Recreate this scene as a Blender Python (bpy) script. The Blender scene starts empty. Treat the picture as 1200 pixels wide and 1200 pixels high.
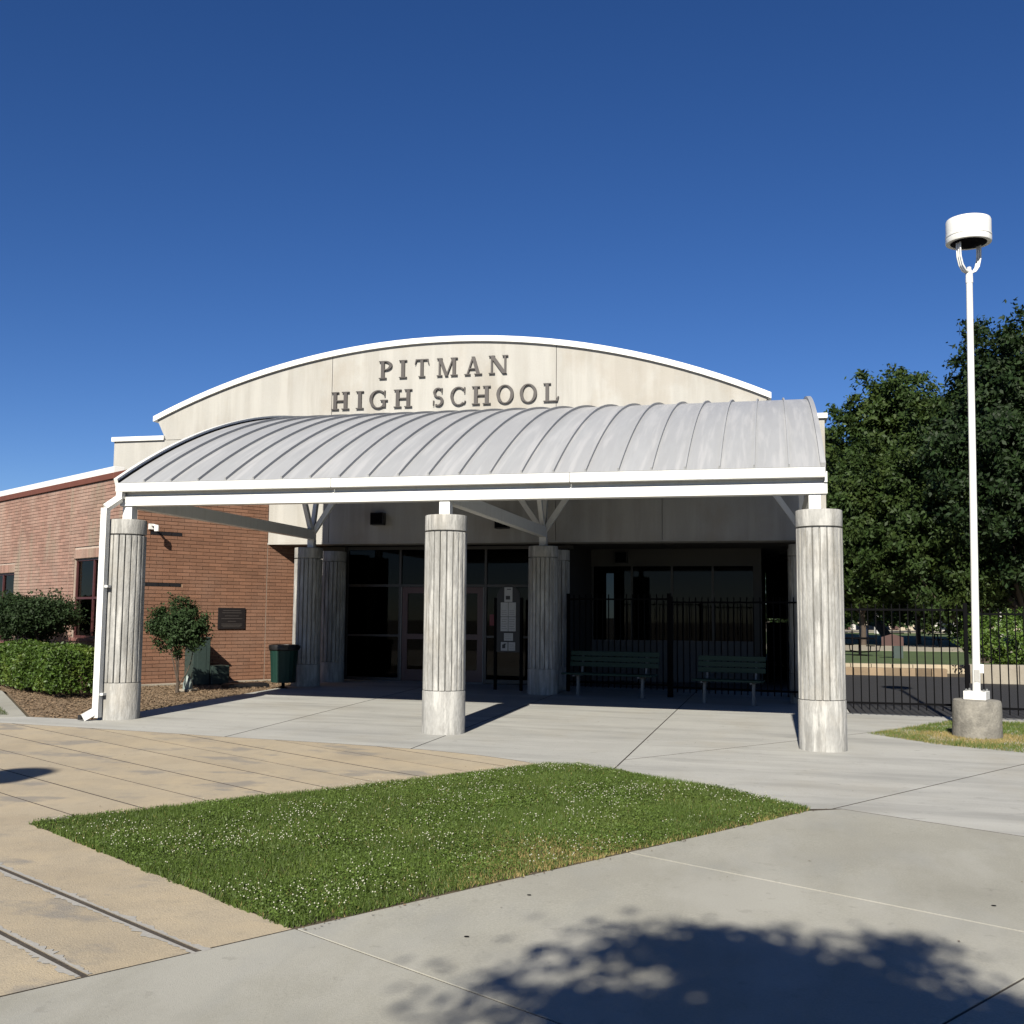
import bpy, bmesh, math, random
import numpy as np
from mathutils import Matrix, Vector
random.seed(7); RNG = np.random.default_rng(11)
R = math.radians
SC = bpy.context.scene
COL = SC.collection

# ------------------------------------------------------------------ camera
CAM = Vector((4.608, -15.104, 1.66)); YAW, PITCH, ROLL = 0.2355, 0.0958, 0.0080
f_ = Vector((-math.sin(YAW)*math.cos(PITCH), math.cos(YAW)*math.cos(PITCH), math.sin(PITCH)))
r_ = Vector((math.cos(YAW), math.sin(YAW), 0)); u_ = r_.cross(f_)
r2 = r_*math.cos(ROLL)+u_*math.sin(ROLL); u2 = -r_*math.sin(ROLL)+u_*math.cos(ROLL)
cd = bpy.data.cameras.new('camera'); cam = bpy.data.objects.new('camera', cd); COL.objects.link(cam)
M = Matrix((r2, u2, -f_)).transposed().to_4x4(); M.translation = CAM
cam.matrix_world = M
cd.sensor_width = 36; cd.lens = 36*1273/1200; cd.clip_start = 0.05; cd.clip_end = 3000
SC.camera = cam
SC.cycles.max_bounces = 6; SC.cycles.diffuse_bounces = 1; SC.cycles.glossy_bounces = 3; SC.cycles.transparent_max_bounces = 12

# ------------------------------------------------------------------ light
SUN_EL = R(34.5); SUN_AZ = R(0.4)      # light travels along +Y, sun low behind the viewer
w = bpy.data.worlds.new('World'); SC.world = w; w.use_nodes = True
nt = w.node_tree; bg = nt.nodes['Background']
sky = nt.nodes.new('ShaderNodeTexSky'); sky.sky_type = 'NISHITA'; sky.sun_disc = False
sky.sun_elevation = SUN_EL; sky.sun_rotation = R(180); sky.altitude = 30
sky.air_density = 0.66; sky.dust_density = 0.1; sky.ozone_density = 3.0
hs = nt.nodes.new('ShaderNodeHueSaturation'); hs.inputs['Saturation'].default_value = 1.24; hs.inputs['Hue'].default_value = 0.511
nt.links.new(sky.outputs[0], hs.inputs['Color']); nt.links.new(hs.outputs[0], bg.inputs[0])
bg.inputs[1].default_value = 0.05
sd = bpy.data.lights.new('sun', 'SUN'); so = bpy.data.objects.new('sun', sd); COL.objects.link(so)
sd.energy = 5.0; sd.angle = R(0.53); sd.color = (1.0, 0.94, 0.83)
trav = Vector((math.sin(-SUN_AZ)*math.cos(SUN_EL), math.cos(SUN_AZ)*math.cos(SUN_EL), -math.sin(SUN_EL)))
so.rotation_euler = trav.to_track_quat('-Z', 'Y').to_euler(); so.location = (0, -30, 25)
SC.view_settings.view_transform = 'Standard'; SC.view_settings.look = 'None'
SC.view_settings.exposure = 0.97; SC.view_settings.gamma = 1; SC.view_settings.use_curve_mapping = False

# ------------------------------------------------------------------ helpers
GX, GY = -0.0096, 0.0130
def g(x, y): return GX*max(-18, min(18, x)) + GY*max(-26, min(9.3, y))

class MB:
    def __init__(s): s.v = []; s.f = []
    def add(s, vs, fs):
        o = len(s.v); s.v += [tuple(p) for p in vs]; s.f += [tuple(i+o for i in q) for q in fs]; return s
    def box(s, x0, x1, y0, y1, z0, z1):
        return s.add([(x0,y0,z0),(x1,y0,z0),(x1,y1,z0),(x0,y1,z0),(x0,y0,z1),(x1,y0,z1),(x1,y1,z1),(x0,y1,z1)],
            [(0,3,2,1),(4,5,6,7),(0,1,5,4),(1,2,6,5),(2,3,7,6),(3,0,4,7)])
    def obox(s, o, a, b, c):          # box from corner o along three edge vectors (right handed)
        o, a, b, c = map(Vector, (o, a, b, c))
        P = [o, o+a, o+a+b, o+b, o+c, o+a+c, o+a+b+c, o+b+c]
        return s.add(P, [(0,3,2,1),(4,5,6,7),(0,1,5,4),(1,2,6,5),(2,3,7,6),(3,0,4,7)])
    def bar(s, p, q, w, h, up=(0,0,1)):   # rectangular bar from p to q
        p, q = Vector(p), Vector(q); d = (q-p); t = d.normalized(); x = t.cross(Vector(up))
        if x.length < 1e-4: x = t.cross(Vector((0,1,0)))
        x.normalize(); y = x.cross(t)
        return s.obox(p-x*w/2-y*h/2, x*w, y*h, d) if (x*w).cross(y*h).dot(d) > 0 else s.obox(p+x*w/2-y*h/2, -x*w, y*h, d)
    def tube(s, pts, rad, n=8, cap=True):
        pts = [Vector(p) for p in pts]
        if not hasattr(rad, '__len__'): rad = [rad]*len(pts)
        o = len(s.v); ref = Vector((0.13, 0.31, 0.94))
        for i, p in enumerate(pts):
            t = (pts[min(i+1, len(pts)-1)]-pts[max(i-1, 0)]).normalized()
            x = t.cross(ref)
            if x.length < 1e-3: x = t.cross(Vector((1,0,0)))
            x.normalize(); y = t.cross(x)
            for k in range(n):
                a = 2*math.pi*k/n; s.v.append(tuple(p+(x*math.cos(a)+y*math.sin(a))*rad[i]))
        for i in range(len(pts)-1):
            for k in range(n):
                a = o+i*n+k; b = o+i*n+(k+1) % n; s.f.append((a, b, b+n, a+n))
        if cap:
            s.f.append(tuple(o+k for k in range(n))[::-1]); s.f.append(tuple(o+(len(pts)-1)*n+k for k in range(n)))
        return s
    def lathe(s, prof, n=32, c=(0,0), cap=True):
        o = len(s.v)
        for r, z in prof:
            for k in range(n):
                a = 2*math.pi*k/n; s.v.append((c[0]+r*math.cos(a), c[1]+r*math.sin(a), z))
        for i in range(len(prof)-1):
            for k in range(n):
                a = o+i*n+k; b = o+i*n+(k+1) % n; s.f.append((a, b, b+n, a+n))
        if cap:
            s.f.append(tuple(o+k for k in range(n))[::-1]); s.f.append(tuple(o+(len(prof)-1)*n+k for k in range(n)))
        return s
    def prism(s, poly, fr, d):           # poly: 2d CCW seen from the end of +d ; fr maps 2d->3d ; d extrude vector
        d = Vector(d); n = len(poly); P = [Vector(fr(*p)) for p in poly]
        vs = P+[p+d for p in P]
        return s.add(vs, [tuple(range(n))[::-1], tuple(range(n, 2*n))]+[(i, (i+1) % n, (i+1) % n+n, i+n) for i in range(n)])
    def build(s, name, m, parent=None, smooth=False, bevel=0, seg=2, world=True):
        me = bpy.data.meshes.new(name); me.from_pydata(s.v, [], s.f); me.update()
        return mkobj(name, me, m, parent, smooth, bevel, seg, world)

def mkobj(name, me, m, parent=None, smooth=False, bevel=0, seg=2, world=True):
    o = bpy.data.objects.new(name, me); COL.objects.link(o)
    if m and not me.materials: me.materials.append(m)
    if parent:
        o.parent = parent
        if world: o.matrix_parent_inverse = wm(parent).inverted()
    if smooth:
        me.shade_smooth()
        if smooth != True: me.set_sharp_from_angle(angle=R(smooth))
    if bevel:
        b = o.modifiers.new('bevel', 'BEVEL'); b.width = bevel; b.segments = seg; b.limit_method = 'ANGLE'; b.angle_limit = R(40)
        b.harden_normals = False
    return o
def wm(o):
    m = o.matrix_basis.copy()
    if o.parent: m = wm(o.parent) @ o.matrix_parent_inverse @ m
    return m
def thing(name, label, cat, loc=(0,0,0), rz=0, group=None):
    o = bpy.data.objects.new(name, None); COL.objects.link(o); o.empty_display_size = .2
    o.location = loc; o.rotation_euler = (0, 0, rz)
    return tag(o, label, cat, group)
def tag(o, label=None, cat=None, group=None, kind=None):
    if label: o['label'] = label
    if cat: o['category'] = cat
    if group: o['group'] = group
    if kind: o['kind'] = kind
    return o
def struct(o, label=None): 
    o['kind'] = 'structure'
    if label: o['label'] = label
    return o
def copy_tree(o, parent=None):
    c = o.copy(); COL.objects.link(c); c.parent = parent
    for ch in list(o.children): copy_tree(ch, c)
    return c
def npmesh(name, V, F):               # V (n,3), F (m,k)
    V = np.asarray(V, np.float32); F = np.asarray(F, np.int32); k = F.shape[1]
    me = bpy.data.meshes.new(name); me.vertices.add(len(V)); me.vertices.foreach_set('co', V.ravel())
    me.loops.add(F.size); me.loops.foreach_set('vertex_index', F.ravel())
    me.polygons.add(len(F)); me.polygons.foreach_set('loop_start', np.arange(0, F.size, k, dtype=np.int32))
    me.update(calc_edges=True); me.validate(); return me

# ------------------------------------------------------------------ materials
def srgb(*c): return tuple(((x/255)/12.92 if x/255 <= .04045 else ((x/255+.055)/1.055)**2.4) for x in c)
ALB = .84
def mat(name, base, rough=.6, var=.12, scale=2.0, fine=25, finevar=.08, stretch=(1,1,1), bump=.0, bscale=60, metal=0, spec=.4,
        tint=None, tscale=.6, tamt=0, trange=(.45,.65), rnd=0, trans=0, stain=None, K=.66):
    if trans: K = 1.0
    K *= ALB if not trans else .9
    base = tuple(c*K for c in base); tint = tint and tuple(c*K for c in tint); stain = [(tuple(c*K for c in q[0]), *q[1:]) for q in (stain or [])]
    m = bpy.data.materials.new(name); m.use_nodes = True; t = m.node_tree; N = t.nodes; L = t.links
    b = N['Principled BSDF']; b.inputs['Roughness'].default_value = rough; b.inputs['Metallic'].default_value = metal
    b.inputs['Specular IOR Level'].default_value = spec
    geo = N.new('ShaderNodeNewGeometry'); mp = N.new('ShaderNodeMapping'); mp.inputs['Scale'].default_value = stretch
    L.new(geo.outputs['Position'], mp.inputs['Vector'])
    def noise(sc, det=5, vec=mp.outputs[0]):
        n = N.new('ShaderNodeTexNoise'); n.inputs['Scale'].default_value = sc; n.inputs['Detail'].default_value = det; n.inputs['Roughness'].default_value = .6
        L.new(vec, n.inputs['Vector']); return n.outputs['Fac']
    def math_(op, a, c, cl=False):
        n = N.new('ShaderNodeMath'); n.operation = op; n.use_clamp = cl
        for i, x in enumerate((a, c)):
            if isinstance(x, (int, float)): n.inputs[i].default_value = x
            else: L.new(x, n.inputs[i])
        return n.outputs[0]
    fac = math_('MULTIPLY', math_('SUBTRACT', noise(scale), .5), 2*var*2)
    fac = math_('ADD', fac, math_('MULTIPLY', math_('SUBTRACT', noise(fine, 3), .5), 2*finevar*2))
    if rnd:
        oi = N.new('ShaderNodeObjectInfo')
        rr = math_('SUBTRACT', math_('ADD', oi.outputs['Random'], geo.outputs['Random Per Island']), 1.0)
        fac = math_('ADD', fac, math_('MULTIPLY', rr, rnd))
    val = math_('ADD', fac, 1.0)
    mul = N.new('ShaderNodeMix'); mul.data_type = 'RGBA'; mul.blend_type = 'MULTIPLY'; mul.inputs[0].default_value = 1
    mul.inputs[6].default_value = (*base, 1); cmb = N.new('ShaderNodeCombineColor')
    for i in range(3): L.new(val, cmb.inputs[i])
    L.new(cmb.outputs[0], mul.inputs[7]); colr = mul.outputs[2]
    def layer(colr, col, sc, amt, rg, st=None, seed=0):
        v = mp.outputs[0]
        if st:
            q = N.new('ShaderNodeMapping'); q.inputs['Scale'].default_value = st; q.inputs['Location'].default_value = (seed*7.3, seed*3.1, seed)
            L.new(geo.outputs['Position'], q.inputs['Vector']); v = q.outputs[0]
        mr = N.new('ShaderNodeMapRange'); mr.inputs[1].default_value = rg[0]; mr.inputs[2].default_value = rg[1]; mr.inputs[4].default_value = amt
        L.new(noise(sc, 6, v), mr.inputs[0])
        x = N.new('ShaderNodeMix'); x.data_type = 'RGBA'; L.new(mr.outputs[0], x.inputs[0]); L.new(colr, x.inputs[6]); x.inputs[7].default_value = (*col, 1)
        return x.outputs[2]
    if tint: colr = layer(colr, tint, tscale, tamt, trange, (1,1,1), 1)
    for i, sgl in enumerate(stain or []): colr = layer(colr, *sgl, seed=i+2)
    L.new(colr, b.inputs['Base Color'])
    if bump:
        bp = N.new('ShaderNodeBump'); bp.inputs['Strength'].default_value = bump; bp.inputs['Distance'].default_value = .02
        L.new(noise(bscale, 4), bp.inputs['Height']); L.new(bp.outputs[0], b.inputs['Normal'])
    if trans:
        out = N['Material Output']; tr = N.new('ShaderNodeBsdfTranslucent'); mx = N.new('ShaderNodeMixShader'); mx.inputs[0].default_value = trans
        gm = N.new('ShaderNodeMix'); gm.data_type = 'RGBA'; gm.blend_type = 'MULTIPLY'; gm.inputs[0].default_value = 1; L.new(colr, gm.inputs[6]); gm.inputs[7].default_value = (1.3, 1.25, .5, 1)
        L.new(gm.outputs[2], tr.inputs[0]); L.new(b.outputs[0], mx.inputs[1]); L.new(tr.outputs[0], mx.inputs[2]); L.new(mx.outputs[0], out.inputs[0])
    return m
def glass(name, tintc=(.04,.045,.05), f0=1.2):
    m = bpy.data.materials.new(name); m.use_nodes = True; t = m.node_tree; N = t.nodes; L = t.links
    out = N['Material Output']; fr = N.new('ShaderNodeFresnel'); fr.inputs[0].default_value = f0
    gl = N.new('ShaderNodeBsdfGlossy'); gl.inputs['Roughness'].default_value = .015
    tr = N.new('ShaderNodeBsdfTransparent'); tr.inputs[0].default_value = (.16,.17,.18,1)
    n = N.new('ShaderNodeTexNoise'); n.inputs['Scale'].default_value = 1.3; bp = N.new('ShaderNodeBump'); bp.inputs['Strength'].default_value = .02
    L.new(n.outputs[0], bp.inputs['Height']); L.new(bp.outputs[0], gl.inputs['Normal'])
    mx = N.new('ShaderNodeMixShader'); L.new(fr.outputs[0], mx.inputs[0]); L.new(tr.outputs[0], mx.inputs[1]); L.new(gl.outputs[0], mx.inputs[2]); L.new(mx.outputs[0], out.inputs[0])
    return m

M_ = {}
M_['white'] = mat('white_paint', (.72,.72,.69), .38, .03, 1.5, 30, .02, bump=.02, tint=(.56,.54,.49), tscale=1.8, tamt=.4, trange=(.52,.75), K=1, stain=[((.55,.53,.48), 1.0, .35, (.52,.66), (9,9,1.2))])
M_['trim_grey'] = mat('grey_paint', (.50,.49,.46), .5, .05, 1.5)
M_['roofmetal'] = mat('roof_metal', (.485,.495,.505), .42, .05, 1.2, 14, .05, stretch=(1,.12,.12), metal=.0, spec=.5,
    stain=[((.46,.465,.475), 1.0, .5, (.48,.66), (5,.35,.35)), ((.66,.66,.66), 1.0, .5, (.5,.64), (9,.5,.5))])
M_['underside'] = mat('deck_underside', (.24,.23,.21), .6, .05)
M_['stucco'] = mat('stucco', (.52,.507,.468), .9, .06, .8, 40, .06, bump=.4, bscale=120, K=.70,
    stain=[((.42,.40,.355), 1.0, .5, (.46,.64), (2.2,2.2,.30)), ((.60,.585,.54), 1.0, .6, (.48,.62), (3.5,3.5,.25)), ((.40,.35,.28), 1.0, .35, (.52,.62), (.7,.7,.5))])
M_['stucco_shade'] = mat('shaded_stucco', (.13,.125,.11), .85, .05, .8, 40, .04, bump=.2, bscale=90)  # deep shade under the canopy put into a darker stucco colour
M_['column'] = mat('cast_concrete', (.445,.44,.415), .85, .12, 3, 30, .14, stretch=(1,1,.35), bump=.45, bscale=45, K=.70,
    stain=[((.27,.265,.245), 1.0, .75, (.48,.62), (10,10,1.1)), ((.66,.65,.61), 1.0, .8, (.49,.62), (12,12,1.6)), ((.45,.40,.32), 1.0, .35, (.52,.66), (2,2,1)), ((.33,.32,.30), 1.0, .45, (.54,.66), (9,9,5))])
M_['conc'] = mat('grey_concrete', (.44,.437,.405), .8, .09, .9, 60, .10, bump=.2, bscale=150, K=.80, rnd=.05,
    stain=[((.30,.30,.28), 1.0, .65, (.46,.64), (.30,1.6,1)), ((.38,.35,.28), 1.0, .35, (.50,.68), (.9,.5,1)), ((.52,.515,.475), 1.0, .5, (.48,.66), (.5,2.6,1)), ((.26,.255,.23), 1.0, .4, (.62,.66), (5,7,1))])
M_['conc2'] = mat('walkway_concrete', (.392,.382,.325), .8, .11, .5, 70, .18, bump=.25, bscale=160, K=.79, rnd=.06,
    stain=[((.29,.28,.235), 1.0, .65, (.44,.64), (.45,.35,1)), ((.47,.46,.41), 1.0, .55, (.46,.64), (1.2,.5,1)), ((.33,.335,.315), 1.0, .35, (.50,.68), (2.2,.9,1)), ((.26,.25,.215), 1.0, .35, (.63,.67), (7,7,1))])
M_['tan'] = mat('tan_concrete', (.465,.395,.285), .78, .10, 1.0, 60, .12, bump=.35, bscale=90, K=.76, rnd=.07,
    stain=[((.40,.33,.23), 1.0, .6, (.46,.66), (.7,.7,1)), ((.55,.45,.30), 1.0, .6, (.46,.66), (1.6,1.6,1)), ((.27,.25,.22), 1.0, .75, (.555,.63), (1.1,1.6,1)), ((.36,.31,.23), 1.0, .4, (.54,.64), (6,6,1))])
M_['smear'] = mat('mortar_smear', (.31,.30,.275), .85, .1, 3, 60, .15, K=1.0)
M_['joint'] = mat('joint_dirt', (.075,.062,.05), .95, .2, 6, 60, .25, bump=.5)
M_['jointlight'] = mat('joint_filler', (.42,.40,.34), .9, .15, 5)
M_['asphalt'] = mat('asphalt', (.022,.022,.024), .95, .15, .8, 80, .2, bump=.4, bscale=200)  # tree shade over the lane put into an even, very dark colour
M_['soil'] = mat('soil', (.11,.085,.05), .95, .2, 1.5, 30, .25, bump=.6, bscale=40)
M_['mulch'] = mat('mulch', (.30,.21,.125), .95, .18, 2.5, 50, .3, bump=1.0, bscale=55, stain=[((.44,.33,.21), 3.0, .6, (.5,.7), (1,1,1)), ((.08,.05,.035), 5.0, .6, (.55,.7), (1,1,1))])
M_['lawnfar'] = mat('far_lawn', (.075,.115,.03), .95, .2, .5, 8, .2, bump=.5, bscale=30)
M_['sand'] = mat('pale_path', (.42,.38,.29), .9, .1, 1)
M_['grass'] = mat('grass_blade', (.064,.100,.018), .55, .25, 1.1, 12, .15, rnd=.6, spec=.3, trans=.25,
    stain=[((.10,.135,.03), 1.3, .55, (.5,.7), (1,1,1))])
M_['drygrass'] = mat('dry_grass_blade', (.33,.255,.10), .7, .15, 2, rnd=.4, trans=.2)
M_['clover'] = mat('clover_flower', (.62,.62,.47), .8, .1, 5)
M_['leaf'] = mat('tree_leaf', (.024,.044,.010), .6, .18, .45, 4, .15, rnd=.6, spec=.2, trans=.2, stain=[((.046,.066,.013), .5, .6, (.48,.62), (1,1,1))])
M_['leafd'] = mat('dark_leaf', (.017,.036,.010), .6, .18, .5, 4, .15, rnd=.6, spec=.2, trans=.18, stain=[((.036,.062,.014), .6, .5, (.5,.7), (1,1,1))])
M_['hedge'] = mat('hedge_leaf', (.058,.105,.016), .5, .2, 2, 9, .15, rnd=.6, spec=.28, trans=.2, stain=[((.15,.19,.03), 2.2, .5, (.52,.7), (1,1,1))])
M_['shrubl'] = mat('shrub_leaf', (.026,.046,.017), .6, .2, 2, 9, .15, rnd=.6, spec=.12, trans=.12)
M_['bark'] = mat('bark', (.10,.075,.055), .9, .2, 4, 30, .2, stretch=(1,1,.3), bump=.8, bscale=30)
M_['barklight'] = mat('pale_bark', (.26,.19,.12), .9, .2, 4, 30, .2, stretch=(1,1,.3), bump=.6, bscale=30)
M_['brick'] = mat('brick', (.295,.147,.088), .88, .10, 1.4, 40, .10, rnd=.30, bump=.3, bscale=120, tint=(.40,.24,.17), tscale=.9, tamt=.5, trange=(.45,.7))
M_['brickl'] = mat('pale_brick', (.46,.275,.21), .9, .10, 1.2, 40, .10, rnd=.30, bump=.3, bscale=120,  # paler brick with random blotches for the left face
    stain=[((.55,.42,.335), 1.0, .55, (.44,.64), (1.1,1.1,.6)), ((.34,.33,.24), 1.0, .45, (.52,.64), (1.5,1.5,.35))])
M_['mortar'] = mat('mortar', (.60,.42,.27), .95, .12, 4, 60, .12, bump=.3)
M_['mortarl'] = mat('pale_mortar', (.62,.50,.41), .95, .12, 4, 60, .12, bump=.3)
M_['darkbrick'] = mat('glazed_dark_brick', (.022,.02,.022), .35, .2, 4, rnd=.2)
M_['coping'] = mat('red_coping', (.19,.065,.04), .6, .15, 2, bump=.1)
M_['caulk'] = mat('joint_caulk', (.42,.33,.26), .8, .1, 3)
M_['redframe'] = mat('maroon_frame', (.10,.035,.035), .4, .06, 2)
M_['sill'] = mat('painted_sill', (.30,.14,.12), .7, .08, 3)
M_['darkframe'] = mat('dark_frame', (.055,.05,.048), .4, .06, 2)
M_['alu'] = mat('pale_frame', (.24,.235,.225), .4, .05, 2)
M_['glass'] = glass('window_glass')
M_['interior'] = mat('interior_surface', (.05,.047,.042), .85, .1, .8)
M_['blind'] = mat('dark_blind', (.05,.05,.05), .8, .1, 1)
M_['black'] = mat('black_metal', (.004,.004,.005), .8, .1, 5, spec=.06)
M_['blackplastic'] = mat('black_plastic', (.012,.012,.013), .5, .1, 5)
M_['letter'] = mat('letter_metal', (.075,.065,.060), .5, .08, 5)
M_['plaque'] = mat('bronze_plaque', (.022,.018,.018), .4, .1, 6)
M_['green'] = mat('green_coating', (.014,.050,.038), .5, .08, 3, spec=.2)
M_['boxgreen'] = mat('utility_green', (.045,.070,.062), .5, .08, 3)
M_['teal'] = mat('pale_teal_plastic', (.30,.36,.33), .5, .1, 5)
M_['galv'] = mat('galvanised', (.22,.23,.23), .6, .08, 6)
M_['paper'] = mat('paper', (.62,.62,.60), .8, .04, 5)
M_['ink'] = mat('ink', (.06,.06,.065), .8, .05, 5)
M_['redsign'] = mat('red_sign', (.28,.02,.035), .5, .05, 5)
M_['basec'] = mat('rough_concrete', (.33,.31,.265), .9, .12, 4, 30, .15, bump=.6, bscale=35, stain=[((.17,.16,.14), 1.0, .75, (.48,.66), (4,4,4)), ((.46,.43,.37), 1.0, .6, (.55,.7), (6,6,6))])
M_['cream'] = mat('cream_wall', (.60,.52,.40), .85, .06, .5)
M_['farwhite'] = mat('far_white', (.72,.70,.66), .7, .04, .5)
M_['brownboard'] = mat('brown_board', (.085,.035,.028), .6, .1, 3)
M_['wallc'] = mat('planter_concrete', (.40,.36,.29), .9, .12, 1.5, 30, .1, bump=.3, stain=[((.24,.20,.15), 1.0, .6, (.5,.7), (1.5,1.5,1.5))])
M_['wallmix'] = mat('mixed_block', (.30,.22,.14), .9, .15, 2, rnd=.7, bump=.3)
M_['leaflitter'] = mat('leaf_litter', (.24,.165,.10), .9, .2, 6, rnd=.5)

# ------------------------------------------------------------------ ground sheets
def ground_poly(name, poly, m, dz=0., kind='structure', sub=0):
    me = bpy.data.meshes.new(name); bm = bmesh.new()
    bm.faces.new([bm.verts.new((x, y, g(x, y)+dz)) for x, y in poly]); bm.normal_update()
    if bm.faces[:][0].normal.z < 0: bmesh.ops.reverse_faces(bm, faces=bm.faces[:])
    bm.to_mesh(me); bm.free(); o = mkobj(name, me, m)
    if kind: o['kind'] = kind
    return o
# terrain out to the horizon
xs = [-1500,-400,-120,-40,-18,-12,-6,0,6,12,18,40,120,400,1500]; ys = [-400,-80,-26,-16,-10,-4,2,6,9.3,14,25,60,140,400,1500]
tb = MB()
for y in ys:
    for x in xs: tb.v.append((x, y, g(x, y)-.07))
for j in range(len(ys)-1):
    for i in range(len(xs)-1):
        a = j*len(xs)+i; tb.f.append((a, a+1, a+1+len(xs), a+len(xs)))
struct(tb.build('terrain', M_['soil']), 'bare brown soil running to the horizon')

def bsp(poly_verts, cuts, gap):
    """split a flat polygon by a nested cut tree -> list of 2d polygons.  cuts: (px,py,ang,[leftcuts],[rightcuts]) or None"""
    def half(bm, p, n, off):
        bmesh.ops.bisect_plane(bm, geom=bm.verts[:]+bm.edges[:]+bm.faces[:], plane_co=(p[0]+n[0]*off, p[1]+n[1]*off, 0), plane_no=(n[0], n[1], 0), clear_inner=True, dist=1e-5)
    out = []
    def rec(bm, c):
        if not c: out.append(bm); return
        px, py, ang, lc, rc = c[:5]; gp = c[5] if len(c) > 5 else gap; n = (-math.sin(R(ang)), math.cos(R(ang)))
        a = bm.copy(); half(a, (px, py), n, gp/2); b = bm; half(b, (px, py), (-n[0], -n[1]), gp/2)
        rec(a, lc); rec(b, rc)
    bm = bmesh.new(); bm.faces.new([bm.verts.new((x, y, 0)) for x, y in poly_verts]); rec(bm, cuts); return out
def slabs(parent_name, label, poly, cuts, m, gap=.014, top=0., thick=.07, jit=.0012, jd=-.006, dark=True):
    base = ground_poly(parent_name, poly, M_['joint'], jd); base['label'] = label
    for bm in bsp(poly, cuts, gap):
        if not bm.faces: bm.free(); continue
        dz = top+random.uniform(-jit, jit)
        bmesh.ops.dissolve_faces(bm, faces=bm.faces[:]) if len(bm.faces) > 1 else None
        for f in bm.faces:
            f.normal_update()
        if bm.faces[:][0].normal.z < 0: bmesh.ops.reverse_faces(bm, faces=bm.faces[:])
        r = bmesh.ops.extrude_face_region(bm, geom=bm.faces[:])
        tops = [v for v in r['geom'] if isinstance(v, bmesh.types.BMVert)]; ts = set(tops)
        for v in bm.verts:
            v.co.z = g(v.co.x, v.co.y)+(dz if v in ts else dz-thick)
        bmesh.ops.recalc_face_normals(bm, faces=bm.faces[:])
        for f in bm.faces: f.material_index = 1 if (dark and abs(f.normal.z) < .5) else 0
        me = bpy.data.meshes.new('slab'); bm.to_mesh(me); bm.free()
        me.materials.append(m); me.materials.append(M_['joint'])
        mkobj('slab', me, m, base, bevel=0 if dark else .0025, seg=2)
    return base
def chain(lines, side='l'):      # parallel cuts from one side to the other
    c = None
    for l in reversed(lines): c = (l[0], l[1], l[2], None, c, *l[3:]) if side == 'r' else (l[0], l[1], l[2], c, None)
    return c
AA = -29.0; na = (-math.sin(R(AA)), math.cos(R(AA)))            # strips at -29 degrees
# tan pavement
curve = [(-14,-.98),(-9,-1.05),(-6.43,-1.13),(-5.05,-1.24),(-3.8,-1.36),(-2.59,-1.5),(-.91,-1.62),(.34,-1.80),(1.07,-2.03),(1.56,-2.27),(2.05,-2.58)]
tan_poly = curve+[(-1.40,-7.083),(1.895,-9.13),(1.025,-10.475),(-7.2,-23.3),(-14,-23.3)]
offs = [-1.66,-2.26,-2.86,-3.45,-4.02,-4.64,-5.26,-5.87,-6.46,-7.66,-8.26,-8.86,-9.46,-10.06,-10.7,-12]
slabs('tan_pavement', 'tan coloured concrete paving in long parallel strips left of the lawn', tan_poly,
      chain([(na[0]*o, na[1]*o, AA, .036 if o < -7 else .018) for o in offs], 'r'), M_['tan'], gap=.014, jd=-.006)
def smear(o, s0, s1, w0, name='joint_smear'):
    b = MB(); n = 170; dv = Vector((math.cos(R(AA)), math.sin(R(AA)))); nv = Vector(na); nz = [random.random()**1.5 for _ in range(4*n)]
    for sd_ in (-1, 1):
        q = len(b.v)
        for i in range(n+1):
            t_ = s0+(s1-s0)*i/n; ww = w0*(.35+.9*(math.sin(i*.21+o*3+sd_)*.5+.5)*nz[i]+.5*nz[i+n])
            for off in (sd_*.019, sd_*(.019+ww)):
                p = nv*(o+off)+dv*t_; b.v.append((p.x, p.y, g(p.x, p.y)+.0022))
        for i in range(n): k = q+2*i; b.f.append((k, k+1, k+3, k+2) if sd_ < 0 else (k, k+2, k+3, k+1))
    struct(b.build(name, M_['smear']), 'grey mortar smear along a foreground paving joint')
smear(-7.66, 1.0, 6.08, .042); smear(-8.26, 1.5, 5.99, .042)
# pavement under the canopy
can_poly = [(-5.47,-.33),(-6.62,-.33),(-14,-.25),(-14,-.97)]+[(x, y+.012) for x, y in curve[1:]]+[(2.42,-2.45),(3.23,-3.03),(3.96,-3.52),(4.53,-4.02),(4.886,-4.40),(5.2,-4.295),(6.61,-5.10),(14,-9.2),(14,5.2),(5.9,5.2),(5.9,9.2),(-5.47,9.2)]
slabs('canopy_pavement', 'light grey concrete paving under and in front of the canopy', can_poly,
      (2.86,0,89.2, (-2.66,0,91.0, None, (0.14,0,89,None,None)), (2.869,-1.79,52.0, None, (5.205,-4.20,57.1,None,None))), M_['conc'], gap=.018)
# front walkway
fw_poly = [(1.918,-9.122),(4.90,-4.50),(5.21,-4.31),(6.62,-5.115),(14,-9.215),(14,-23.3),(-7.18,-23.3),(1.04,-10.49)]
BB = 57.0
slabs('front_walkway', 'grey concrete walkway crossing the foreground', fw_poly,
      (5.50,-9.37,BB, ((1.925,-9.128,-29.2, (3.67,-6.74,-28.0,None,None), (0,-13.2,-29,None,None))), (7,-9,-29,None,None)), M_['conc2'], gap=.018, dark=False)

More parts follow.
